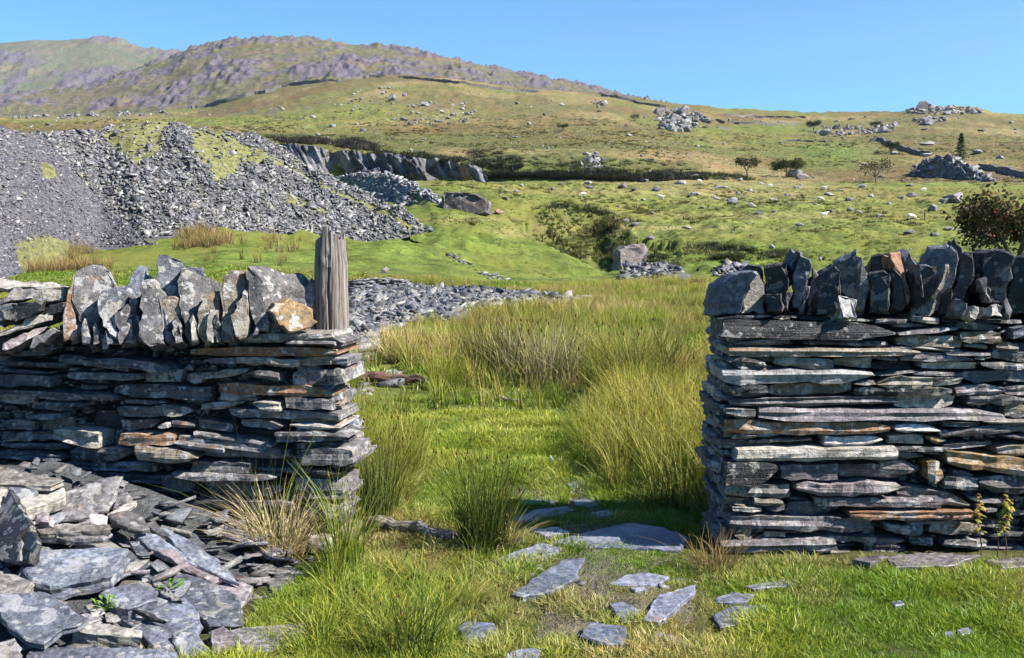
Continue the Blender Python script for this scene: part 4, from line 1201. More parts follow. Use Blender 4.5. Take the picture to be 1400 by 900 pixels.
# ------------------------------------------------------------------ boulders
def boulder_mesh(name, r, seg=10, flat=.6, tintc=(0.3, 0.3, 0.3, .2), box=0.0, jag=.16):
    """craggy boulder: a cut block made of random planes"""
    planes = []
    for k in range(seg):
        v = Vector((r.gauss(0, 1), r.gauss(0, 1), r.gauss(0, 1) * .8)).normalized()
        planes.append((v, r.uniform(.62, .95)))
    import bmesh
    bm = bmesh.new(); bmesh.ops.create_icosphere(bm, subdivisions=3, radius=1.3)
    for v in bm.verts:
        p = v.co
        for (n, d) in planes:
            k = p.dot(n) - d
            if k > 0: p = p - n * k
        p = p * (1 + r.gauss(0, .012))
        v.co = Vector((p.x, p.y, p.z * flat))
    me = bpy.data.meshes.new(name); bm.to_mesh(me); bm.free()
    me.materials.append(MAT_ROCK)
    ca = me.color_attributes.new("tint", 'FLOAT_COLOR', 'POINT')
    ca.data.foreach_set("color", np.tile(np.array(tintc, np.float32), (len(me.vertices), 1)).ravel())
    return me
rb = random.Random(4)
BM = [boulder_mesh("boulder", rb, rb.randint(9, 16), rb.uniform(.4, .75), t) for t in [(0.14, .137, .132, .1), (0.095, .095, .097, .1), (0.19, .19, .18, .1), (0.13, .115, .12, .15), (0.07, .07, .075, .1), (0.17, .155, .135, .15)]]
def boulder(px, py, wpx, hpx, label, tintc=None, group=None, ymin=30, cat="boulder", name="boulder", mesh=None, sink=.25, rotz=None):
    p = hit(px, py, ymin)
    w = wpx * p.y / F; h = hpx * p.y / F
    me = mesh or (boulder_mesh("boulder", rb, 13, 1.0, tintc) if tintc else rb.choice(BM))
    o = bpy.data.objects.new(name, me); COL.objects.link(o)
    o.location = p + Vector((0, w * .2, h * .5 - h * sink * .5)); 
    s = max(abs(v.co.x) for v in me.vertices); sz = max(abs(v.co.z) for v in me.vertices)
    o.scale = (w / 2 / s, w / 2.4 / s, h * (1 + sink) / 2 / sz); o.rotation_euler = (0, 0, rb.uniform(-.4, .4) if rotz is None else rotz)
    tag(o, label, cat, group)
    return o

TONES = ["mid grey", "dark grey", "pale", "brownish", "blackish", "sandy"]
MARKS = [(635, 275, "the large dark block"), (862, 348, "the pale lichened boulder"), (1022, 228, "the sparse hawthorn"), (1074, 230, "the round hawthorn"), (1198, 240, "the bare hawthorn"), (1313, 205, "the conifer"), (1300, 230, "the spoil cone"),
    (1307, 270, "the purple grey boulder"), (1264, 293, "the thin fence post"), (1375, 300, "the rowan bush"), (797, 267, "the lone grazing sheep"), (930, 165, "the rock jumble"), (1112, 172, "the small round moor tree"), (1170, 178, "the strewn rock band"),
    (1290, 150, "the skyline crag"), (770, 175, "the high dark bush"), (810, 222, "the quarry bank scree"), (780, 310, "the tussocky gully"), (1040, 170, "the level field wall"), (400, 118, "the long climbing wall"), (640, 118, "the thin crest wall"), (240, 165, "the big spoil heap top"),
    (550, 215, "the quarry cliff"), (600, 150, "the high central rocks"), (870, 140, "the diagonal skyline wall"), (1230, 205, "the winding wall"), (1103, 194, "the broken low wall"), (1000, 130, "the right skyline"), (1000, 340, "the dark turf step")]
USED = set()
def describe(x, y, w, tone, where):
    size = "small" if w < 9.5 else ("middling" if w < 14 else "broad")
    ms = sorted(MARKS, key=lambda m: math.hypot(m[0] - x, (m[1] - y) * 2))
    for m in ms[:5]:
        dx, dy = x - m[0], (y - m[1]) * 2
        far = "just" if math.hypot(dx, dy) < 35 else ("well" if math.hypot(dx, dy) > 90 else "slightly")
        d = ("right of" if dx > 0 else "left of") if abs(dx) > abs(dy) * 1.6 else (("below" if dy > 0 else "above") if abs(dy) > abs(dx) * 1.6 else ("lower right of" if dx > 0 and dy > 0 else "lower left of" if dy > 0 else "upper right of" if dx > 0 else "upper left of"))
        lab = "%s %s %s %s %s %s" % (size, tone, where, far, d, m[2])
        if lab not in USED: USED.add(lab); return lab
    return lab

# the long brown block on the bank: a slab-sided boulder
def block(label, poly, dep, tintc, px, py, ymin, n=(-0.1, -1, 0.05)):
    p = hit(px, py, ymin)
    W = [hitplane(x, y, p, Vector(n).normalized()) for x, y in poly]
    r = random.Random(int(px))
    w = abs(W[0].x - W[len(W) // 2].x) + .5
    o = slab("boulder", None, W, n, dep, tintc, MAT_ROCK, r, seg=.35, amp=.05, layers=3, bev=.12, lamj=.12, relief=.08)
    tag(o, label, "boulder")
block("large dark brown block boulder on the bank right of the spoil heap", [(603, 296), (603, 268), (607, 262), (640, 264), (658, 268), (667, 274), (668, 292), (640, 297)], 2.2, (0.12, 0.10, 0.10, .2), 635, 289, 55)
block("pale lichened boulder with a shaded left side at the foot of the gully", [(841, 374), (845, 342), (853, 336), (880, 334), (887, 341), (884, 356), (876, 372)], 1.3, (0.20, 0.17, 0.165, .2), 862, 364, 40, (0.15, -1, 0.05))
boulder(681, 293, 16, 8, "reddish brown boulder on the grass right of the large dark block", (0.28, 0.2, 0.18, .6), ymin=55)
boulder(525, 374, 13, 9, "small dark stone alone on the green bank behind the post", (0.2, 0.17, 0.16, .3), ymin=32)
boulder(1100, 245, 22, 9, "pinkish block at the foot of the round hawthorn", (0.24, .19, .195, .1), ymin=100)
boulder(1086, 243, 24, 11, "dark angular boulder beside the pinkish block under the hawthorn", (0.14, .14, .15, .1), ymin=100)
boulder(1307, 277, 28, 17, "large purple grey boulder topping the stony bank left of the rowan bush", (0.15, .125, .135, .1), ymin=80)
boulder(1276, 289, 14, 10, "dark boulder on the stony bank below the large purple one", (0.15, .15, .15, .1), ymin=80)
boulder(1247, 270, 14, 7, "dark flat boulder at the top edge of the pasture left of the purple boulder", (0.14, .14, .14, .1), ymin=80)
boulder(1293, 279, 16, 8, "grey stone leaning against the left of the large purple boulder", (0.17, .17, .17, .1), ymin=80)
boulder(1322, 290, 18, 9, "brownish stone under the rowan bush edge", (0.27, .22, .2, .3), ymin=80)
boulder(1345, 302, 16, 9, "dark stone lying lowest of the stones left of the rowan bush", (0.12, .12, .12, .1), ymin=80)
boulder(1181, 257, 14, 6, "grey flat stone under the bare hawthorn", (0.2, .2, .2, .1), ymin=100)
boulder(1232, 273, 10, 6, "brown grey stone between the bare hawthorn and the stony bank", (0.28, .26, .24, .1), ymin=80)
for (x, y, w, h, t) in [(1222, 212, 12, 6, (0.14, .14, .145, .1)), (1268, 214, 18, 6, (0.2, .2, .2, .1)), (1270, 198, 24, 5, (.18, .17, .155, .1)), (1340, 210, 16, 6, (.18, .18, .2, .1)), (1369, 218, 12, 5, (.15, .15, .16, .1)), (1183, 226, 10, 5, (.3, .3, .32, .1))]:
    boulder(x, y, w, h, describe(x, y, w, "grey", "hillside boulder"), t, "boulders on the upper right hillside", 138)
field = [(803, 253, 12, 7), (807, 258, 14, 5), (852, 258, 14, 8), (881, 249, 12, 6), (898, 262, 14, 8), (868, 261, 10, 5), (912, 240, 12, 5), (950, 245, 16, 7), (930, 252, 18, 6), (985, 258, 22, 5), (1010, 266, 10, 5), (950, 268, 16, 7), (978, 273, 14, 5),
    (1001, 275, 16, 6), (1003, 279, 18, 7), (1028, 284, 14, 7), (1057, 277, 14, 7), (1038, 293, 12, 4), (1077, 268, 10, 4), (1092, 258, 14, 4), (1134, 268, 14, 5), (1163, 274, 13, 5), (1190, 270, 10, 5), (1150, 262, 10, 4), (1164, 288, 12, 5),
    (855, 305, 14, 6), (890, 328, 14, 6), (870, 308, 16, 5), (940, 313, 16, 4), (1095, 309, 16, 4), (1135, 290, 12, 5), (1175, 292, 12, 5), (1203, 297, 10, 5), (1245, 320, 16, 6), (1300, 315, 22, 5), (1318, 318, 18, 6), (1280, 322, 14, 5), (690, 273, 10, 5), (705, 263, 8, 4), (712, 255, 8, 4),
    (767, 253, 10, 3), (1121, 357, 9, 6), (1056, 340, 9, 6), (1025, 262, 8, 4), (1115, 280, 8, 3), (1215, 280, 8, 4), (1060, 290, 8, 3), (990, 246, 9, 4), (1012, 247, 9, 4), (1040, 252, 8, 3), (880, 275, 8, 4), (893, 293, 7, 3), (960, 285, 8, 3), (838, 303, 9, 4), (1245, 255, 12, 4), (1206, 243, 10, 4)]
for (x, y, w, h) in field:
    k = rb.randrange(6)
    boulder(x, y, w, h, describe(x, y, w, TONES[k], "pasture boulder"), mesh=BM[k], group= "boulders lying in the pasture", ymin=45)
# rocks scattered over the upper moor
r0 = random.Random(8)
for k in range(55):
    x = r0.uniform(20, 1390); y = r0.uniform(115, 200)
    if y < float(crest(x)) + 8: continue
    w_ = r0.uniform(5, 11); q_ = r0.randrange(6)
    boulder(x, y, w_, r0.uniform(2.5, 4.5), describe(x, y, w_, TONES[q_], "rock on the high moor,"), mesh=BM[q_], group="rocks scattered over the high moor", ymin=150)
def rock_cluster(label, poly, n, size, group=None, name="rock_outcrop", cat="rocks"):
    xs = [p[0] for p in poly]; ysq = [p[1] for p in poly]
    c0 = hit(sum(xs) / len(xs), sum(ysq) / len(ysq), 138)
    root = thing(name, label, cat, c0, group); r = random.Random(int(xs[0]))
    k = 0
    while k < n:
        x, y = r.uniform(min(xs), max(xs)), r.uniform(min(ysq), max(ysq))
        if not bool(inpoly(x, y, poly)): continue
        p = hit(x, y, 138); s = size * r.lognormvariate(0, .5)
        o = bpy.data.objects.new("rock", r.choice(BM[:5])); COL.objects.link(o); o.parent = root
        o.location = p - c0 + Vector((0, 0, s * .25)); o.scale = (s, s, s * r.uniform(.7, 1.3)); o.rotation_euler = (r.uniform(-.4, .4), r.uniform(-.4, .4), r.uniform(0, 6))
        k += 1
    return root
rock_cluster("big jumble of purplish rocks beside the hill wall, under the skyline", [(893, 160), (905, 150), (935, 147), (958, 156), (970, 168), (950, 176), (930, 182), (905, 178)], 150, 1.15)
rock_cluster("long band of strewn grey rocks on the moor right of the jumble", [(1112, 182), (1125, 172), (1190, 175), (1225, 170), (1222, 180), (1190, 184), (1130, 186)], 150, 0.62)
rock_cluster("rocky knoll crag standing on the skyline at the right", [(1238, 150), (1262, 147), (1300, 146), (1345, 152), (1340, 156), (1290, 158), (1245, 156)], 110, 1.3)
rock_cluster("small crag on the slope just under the skyline knoll", [(1243, 168), (1260, 162), (1300, 161), (1290, 168), (1262, 172)], 60, 0.95)
rock_cluster("scatter of rocks high on the central moor", [(540, 158), (560, 140), (640, 138), (660, 160), (620, 172), (560, 172)], 80, .5)
rock_cluster("pale rocks near the crest left of the diagonal hill wall", [(805, 144), (812, 138), (828, 139), (826, 146)], 24, .9)
rock_cluster("scatter of rocks on the high central slope just under the long wall", [(455, 150), (470, 125), (540, 115), (560, 132), (520, 150)], 50, .55)
rock_cluster("band of rocks on the moor at the foot of the mountain on the left", [(10, 155), (60, 148), (210, 150), (240, 158), (120, 163), (20, 164)], 110, .8)
# tiny stones too small to pick apart
def tiny_rocks():
    n = 6500
    c = RNG.uniform(-150, 1550, n); Y = np.exp(RNG.uniform(np.log(60), np.log(620), n))
    z = ground_z(c, Y); x = x_from(c, z, Y); py = py_from_z(z, Y)
    dens = fbm(x * .04, Y * .02, 90, 3)
    ok = (dens > RNG.uniform(-.5, .5, n)) & (py > crest(c) + 2) & ~((Y > 116) & (Y < 137)) & ((Y > 85) | (c > 880))
    c, Y, z, x = c[ok], Y[ok], z[ok], x[ok]
    sz = np.clip(RNG.lognormal(0, .55, len(c)) * Y * .0012, .1, 2.0)
    import bmesh
    bm = bmesh.new(); bmesh.ops.create_icosphere(bm, subdivisions=1, radius=.5)
    T = np.array([[v.index for v in f.verts] for f in bm.faces]); temps = []
    for k in range(6):
        V = np.array([tuple(v.co) for v in bm.verts]) * (1 + RNG.normal(0, .18, (len(bm.verts), 3))); V[:, 2] *= .6
        temps.append((V, T))
    bm.free()
    tt = np.array([(0.22, .22, .215, .1), (.34, .34, .32, .1), (.15, .145, .15, .1)])[RNG.integers(0, 3, len(c))]
    eu = np.stack([RNG.normal(0, .2, len(c)), RNG.normal(0, .2, len(c)), RNG.uniform(0, 6, len(c))], 1)
    o = merge_pieces("scattered_stones", temps, np.stack([x, Y, z + sz * .1], 1), eu, sz, tt, MAT_ROCK)
    tag(o, "tiny pale stones strewn all over the moor and pasture", "stones", None, "stuff")
tiny_rocks()

# ------------------------------------------------------------------ hill walls
def hill_wall(label, pts, h=1.3, th=0.8, group="dry stone walls running over the hillside", ymin=138):
    P3 = []
    for (a, b) in zip(pts[:-1], pts[1:]):
        m = max(2, int(math.hypot(b[0] - a[0], b[1] - a[1]) / 4))
        for k in range(m):
            f = k / m
            P3.append(hit(a[0] + (b[0] - a[0]) * f, a[1] + (b[1] - a[1]) * f, ymin))
    yv = np.array([p.y for p in P3]); n_ = len(yv); ysm = np.array([np.median(yv[max(0, i - 4):i + 5]) for i in range(n_)])
    ysm = np.array([ysm[max(0, i - 2):i + 3].mean() for i in range(n_)])
    cl = [700 + (p.x / p.y) * F for p in P3]
    P3 = [Vector((p.x * yy_ / p.y, yy_, float(ground_z(c_, yy_)))) for p, yy_, c_ in zip(P3, ysm, cl)]
    r = random.Random(int(pts[0][0])); V = []; Fc = []
    for i, p in enumerate(P3):
        d = (P3[min(i + 1, len(P3) - 1)] - P3[max(i - 1, 0)]); d.z = 0
        if d.length < 1e-6: d = Vector((1, 0, 0))
        d.normalize(); nn = Vector((-d.y, d.x, 0)) * th / 2
        hh = h * .62 * r.uniform(.85, 1.1)
        V += [p - nn + Vector((0, 0, -.6)), p - nn * .7 + Vector((0, 0, hh)), p + nn * .7 + Vector((0, 0, hh * r.uniform(.9, 1.05))), p + nn + Vector((0, 0, -.6))]
    for i in range(len(P3) - 1):
        for j in range(3):
            a = i * 4 + j; Fc.append([a, a + 4, a + 5, a + 1])
    o0 = P3[len(P3) // 2]
    me = make_mesh("hill_wall", [v - o0 for v in V], Fc, MAT_ROCK, (0.12, .115, .11, .05))
    o = mesh_obj("hill_wall", me, None, o0); tag(o, label, "stone wall", group, "thing")
    return o
hill_wall("long dark wall running diagonally down from the skyline to the rock jumble", [(822, 130), (850, 136), (885, 144), (915, 149)], 2.2, 1.0)
hill_wall("wall from the rock jumble down to the field corner", [(945, 154), (965, 163), (985, 169), (995, 169)], 1.8)
hill_wall("short steep wall dropping from the field corner", [(995, 169), (986, 178), (977, 187)], 1.5)
hill_wall("level wall along the top of the small green field", [(996, 169), (1040, 170), (1092, 171)], 1.6)
hill_wall("faint upper wall near the right skyline with a short kink", [(990, 158), (1040, 160), (1085, 161), (1098, 162), (1104, 168)], 1.5)
hill_wall("low broken wall in the brown moor under the green field", [(1075, 192), (1105, 194), (1132, 195)], 1.0)
hill_wall("dark wall winding down the right hillside to the spoil cone", [(1190, 193), (1212, 194), (1226, 204), (1240, 207), (1262, 215), (1276, 218)], 1.9, 1.0)
hill_wall("dark wall at the right edge running on from the spoil cone", [(1338, 230), (1365, 235), (1402, 244), (1480, 258)], 1.9, 1.0)
hill_wall("long thin wall climbing over the high central moor", [(262, 150), (300, 143), (335, 133), (355, 124), (400, 117), (450, 112), (500, 107), (530, 105)], 2.6, 1.2)
hill_wall("thin wall running down from the moor crest to the right", [(545, 106), (600, 112), (640, 117), (690, 124), (740, 127)], 2.6, 1.2)

# summit building
bp = Vector((float(x_from(133, z_from_py(53.5, 3000), 3000)), 2995, float(z_from_py(54.5, 3000))))
sb = thing("summit_building", "tiny low building on the very top of the far mountain", "building", bp)
def boxmesh(name, sx, sy, sz, mat, t, z0=0.0, taper=1.0):
    V = [(-sx, -sy, z0), (sx, -sy, z0), (sx, sy, z0), (-sx, sy, z0), (-sx * taper, -sy * taper, z0 + sz), (sx * taper, -sy * taper, z0 + sz), (sx * taper, sy * taper, z0 + sz), (-sx * taper, sy * taper, z0 + sz)]
    return make_mesh(name, V, [[3, 2, 1, 0], [4, 5, 6, 7], [0, 1, 5, 4], [1, 2, 6, 5], [2, 3, 7, 6], [3, 0, 4, 7]], mat, t)
mesh_obj("wall", boxmesh("wall", 17, 6, 4.5, MAT_ROCK, (0.2, .2, .22, 0), -2), sb, bp)
mesh_obj("roof", boxmesh("roof", 18.5, 7, 1.5, MAT_ROCK, (0.12, .12, .14, 0), 2.5, .75), sb, bp + Vector((0, 0, 0.02)))

# ================================================================== instanced vegetation
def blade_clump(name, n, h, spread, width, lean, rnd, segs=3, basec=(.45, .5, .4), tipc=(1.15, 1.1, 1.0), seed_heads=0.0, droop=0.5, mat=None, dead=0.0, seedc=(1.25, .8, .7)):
    V, Fc, Cc = [], [], []
    for b in range(n):
        a = rnd.uniform(0, 2 * math.pi); r = spread * math.sqrt(rnd.random())
        x0, y0 = r * math.cos(a), r * math.sin(a)
        la = a + rnd.gauss(0, .7) if rnd.random() < .8 else rnd.uniform(0, 6.28)
        hh = h * rnd.uniform(.55, 1.1); l = lean * rnd.uniform(.2, 1.3) * (0.4 + r / max(spread, 1e-6))
        dx, dy = math.cos(la), math.sin(la); wv = width * rnd.uniform(.7, 1.25)
        fa = rnd.uniform(0, 3.14); wx, wy = math.cos(fa) * wv / 2, math.sin(fa) * wv / 2
        isdead = rnd.random() < dead
        base = len(V)
        for k in range(segs + 1):
            f = k / segs
            off = hh * l * (f ** (1 + droop))
            z = hh * f * (1 - 0.35 * l * f)
            p = (x0 + dx * off, y0 + dy * off, z)
            w = 1 - f ** 2 * .85
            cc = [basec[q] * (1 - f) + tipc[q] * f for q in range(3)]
            if isdead: cc = [1.9 * (0.6 + .5 * f), 1.35 * (0.6 + .5 * f), 1.6 * (.6 + .5 * f)]
            if k < segs:
                V.append((p[0] - wx * w, p[1] - wy * w, p[2])); V.append((p[0] + wx * w, p[1] + wy * w, p[2])); Cc += [cc, cc]
            else:
                V.append(p); Cc.append(cc)
        for k in range(segs - 1):
            i = base + 2 * k; Fc += [(i, i + 1, i + 3), (i, i + 3, i + 2)]
        i = base + 2 * (segs - 1); Fc.append((i, i + 1, i + 2))
        if rnd.random() < seed_heads:
            j = len(V); s = wv * 1.0
            q = (x0 + dx * hh * l * .75, y0 + dy * hh * l * .75, hh * .84)
            for (ax, ay, az) in ((s, 0, 0), (-s, 0, 0), (0, s, .3 * s), (0, 0, s * 3.5), (0, 0, -s * 2)):
                V.append((q[0] + ax, q[1] + ay, q[2] + az)); Cc.append(seedc)
            Fc += [(j, j + 2, j + 3), (j + 1, j + 3, j + 2), (j, j + 4, j + 2), (j + 1, j + 2, j + 4)]
    C4 = np.concatenate([np.array(Cc), np.ones((len(Cc), 1))], 1)
    return fast_mesh(name, np.array(V), np.array(Fc), mat or MAT_BLADE, C4, False, mat is not None)

PROTO = {}
def proto_collection(name, meshes):
    c = bpy.data.collections.new(name)
    for i, me in enumerate(meshes):
        o = bpy.data.objects.new("%s_clump%02d" % (name, i), me); c.objects.link(o)
    PROTO[name] = (c, len(meshes)); return c

def instance_cloud(name, coll, pos, rotz, scale, tints, label, cat, lean=0.08):
    n = len(pos)
    me = bpy.data.meshes.new(name)
    me.vertices.add(n); me.vertices.foreach_set("co", np.asarray(pos, np.float32).ravel())
    rot = np.stack([RNG.normal(0, lean, n), RNG.normal(0, lean, n), rotz], 1)
    a = me.attributes.new("rot", 'FLOAT_VECTOR', 'POINT'); a.data.foreach_set("vector", rot.astype(np.float32).ravel())
    a = me.attributes.new("scl", 'FLOAT', 'POINT'); a.data.foreach_set("value", np.asarray(scale, np.float32))
    a = me.attributes.new("idx", 'INT', 'POINT'); a.data.foreach_set("value", RNG.integers(0, PROTO[coll][1], n).astype(np.int32))
    a = me.attributes.new("tint", 'FLOAT_COLOR', 'POINT'); a.data.foreach_set("color", np.concatenate([tints * ALB * 1.06, np.ones((n, 1))], 1).astype(np.float32).ravel())
    o = mesh_obj(name, me)
    ng = bpy.data.node_groups.new("scatter_" + name, 'GeometryNodeTree')
    ng.interface.new_socket("Geometry", in_out='INPUT', socket_type='NodeSocketGeometry')
    ng.interface.new_socket("Geometry", in_out='OUTPUT', socket_type='NodeSocketGeometry')
    N = ng.nodes; L = ng.links
    gi, go = N.new("NodeGroupInput"), N.new("NodeGroupOutput")
    ci = N.new("GeometryNodeCollectionInfo"); ci.inputs["Collection"].default_value = PROTO[coll][0]
    ci.inputs["Separate Children"].default_value = True; ci.inputs["Reset Children"].default_value = True
    ip = N.new("GeometryNodeInstanceOnPoints"); ip.inputs["Pick Instance"].default_value = True
    def attr(nm, t):
        q = N.new("GeometryNodeInputNamedAttribute"); q.data_type = t; q.inputs["Name"].default_value = nm; return q.outputs["Attribute"]
    L.new(gi.outputs[0], ip.inputs["Points"]); L.new(ci.outputs[0], ip.inputs["Instance"])
    L.new(attr("idx", 'INT'), ip.inputs["Instance Index"])
    L.new(attr("rot", 'FLOAT_VECTOR'), ip.inputs["Rotation"]); L.new(attr("scl", 'FLOAT'), ip.inputs["Scale"])
    L.new(ip.outputs[0], go.inputs[0])
    m = o.modifiers.new("scatter", 'NODES'); m.node_group = ng
    tag(o, label, cat, None, "stuff")
    return o

vr = random.Random(42)
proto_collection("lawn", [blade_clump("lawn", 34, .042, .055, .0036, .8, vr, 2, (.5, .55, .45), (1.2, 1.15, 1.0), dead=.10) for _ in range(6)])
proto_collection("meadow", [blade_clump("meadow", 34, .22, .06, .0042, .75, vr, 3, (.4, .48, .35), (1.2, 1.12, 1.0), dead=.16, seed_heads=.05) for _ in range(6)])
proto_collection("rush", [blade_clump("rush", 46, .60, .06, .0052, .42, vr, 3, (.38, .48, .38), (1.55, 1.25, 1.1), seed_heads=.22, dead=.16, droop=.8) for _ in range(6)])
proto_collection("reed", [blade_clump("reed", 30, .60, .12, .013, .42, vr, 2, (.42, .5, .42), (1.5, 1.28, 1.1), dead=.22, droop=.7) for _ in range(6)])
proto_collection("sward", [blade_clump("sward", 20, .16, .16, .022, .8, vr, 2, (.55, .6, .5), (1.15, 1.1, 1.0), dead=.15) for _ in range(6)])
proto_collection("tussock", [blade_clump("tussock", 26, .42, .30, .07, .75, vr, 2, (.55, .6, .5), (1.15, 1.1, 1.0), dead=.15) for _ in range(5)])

GREEN = np.array((0.19, 0.335, 0.028)); YGREEN = np.array((0.36, 0.44, 0.058)); RUSH = np.array((0.175, 0.265, 0.034)); STRAW = np.array((0.48, 0.42, 0.18)); TAWNY = np.array((0.33, 0.295, 0.10)); DEEP = np.array((0.085, 0.16, 0.025))
def mixc(a, b, w): return a[None] * (1 - w[:, None]) + b[None] * w[:, None] if a.ndim == 1 else a * (1 - w[:, None]) + b[None] * w[:, None]
def near_samples(n, Y0, Y1, c0=-260, c1=1660):
    Y = np.sqrt(RNG.uniform(Y0 ** 2, Y1 ** 2, n)); c = RNG.uniform(c0, c1, n)
    z = ground_z(c, Y); x = x_from(c, z, Y); return c, Y, z, x, py_from_z(z, Y)

SLABS = []     # picture outlines of the path slabs, kept clear of grass
PATH = [
 ([(700,812),(722,796),(745,780),(775,764),(801,762),(793,776),(785,792),(755,808),(715,815)],),
 ([(660,772),(700,755),(742,742),(768,748),(745,765),(690,779)],),
 ([(750,742),(800,727),(865,714),(912,722),(942,735),(930,752),(870,749),(790,748)],),
 ([(703,709),(730,697),(775,692),(787,697),(755,707),(712,713)],),
 ([(722,723),(760,720),(782,727),(745,733)],),
 ([(710,685),(735,682),(766,684),(745,690),(715,690)],),
 ([(780,684),(800,682),(826,686),(806,693),(788,690)],),
 ([(775,661),(795,656),(812,662),(803,670),(782,668)],),
 ([(808,701),(830,697),(843,703),(816,707)],),
 ([(833,797),(855,786),(885,783),(915,788),(898,799),(850,800)],),
 ([(877,846),(900,813),(951,798),(948,812),(920,836),(900,850)],),
 ([(832,826),(850,822),(874,833),(868,852),(850,850)],),
 ([(793,869),(805,851),(856,856),(854,880),(830,881)],),
 ([(625,857),(640,848),(675,851),(684,878),(640,881)],),
 ([(690,894),(712,886),(741,885),(735,908),(690,908)],),
 ([(882,872),(900,863),(945,880),(951,891),(890,883)],),
 ([(975,840),(1000,829),(1046,827),(1050,835),(1015,850),(985,858)],),
 ([(978,817),(1000,809),(1031,812),(1020,823),(980,823)],),
 ([(1020,801),(1070,792),(1102,794),(1080,801),(1030,805)],),
 ([(860,803),(880,800),(885,806),(868,808)],),
 ([(1308,861),(1325,857),(1332,864),(1315,868)],),
 ([(1290,864),(1303,862),(1304,869),(1293,870)],),
 ([(1218,822),(1232,820),(1238,826),(1224,828)],),
 ([(1080,676),(1090,672),(1100,678),(1090,682)],),
]
PATH = [p for p in PATH if p[0][0][0] != 1080]
def on_slab(c, py, grow=0.0):
    m = np.zeros(len(c), bool)
    for (poly,) in PATH:
        cx = sum(p[0] for p in poly) / len(poly); cy = sum(p[1] for p in poly) / len(poly)
        m |= inpoly(c, py, [(cx + (x - cx) * (0.95 + grow), cy + (y - cy) * (0.88 + grow)) for x, y in poly])
    for poly in BASE_SLABS:
        m |= inpoly(c, py, poly)
    return m
BASE_SLABS = [[(1212,763),(1225,757),(1290,756),(1342,759),(1300,773),(1225,775)], [(1165,764),(1200,757),(1216,761),(1190,769)], [(1345,765),(1400,762),(1430,772),(1370,776)]]

LAWN_MID = [(530, 575), (570, 545), (640, 530), (720, 528), (810, 535), (815, 575), (790, 610), (790, 650), (860, 690), (960, 700), (960, 770), (700, 780), (690, 690), (640, 640), (600, 640), (560, 640), (520, 620)]
RUSH_LEFT = [(484, 590), (560, 600), (575, 640), (560, 690), (520, 710), (500, 760), (470, 800), (450, 905), (415, 905), (450, 800), (484, 745)]
MEAD_LEFT = [(486, 700), (600, 700), (680, 760), (660, 800), (640, 840), (650, 905), (400, 905), (425, 850), (462, 790)]
RUSH_RIGHT = [(800, 560), (860, 520), (985, 500), (985, 740), (960, 700), (860, 690), (800, 640), (778, 610)]
HEAPM = [(-300, 640), (300, 660), (380, 760), (400, 800), (330, 860), (430, 905), (-300, 905)]
def wallmask(x, Y):
    b = ((Y > 4.55) & (Y < 5.25)) & ((x < -0.78) | (x > 0.92))
    return b

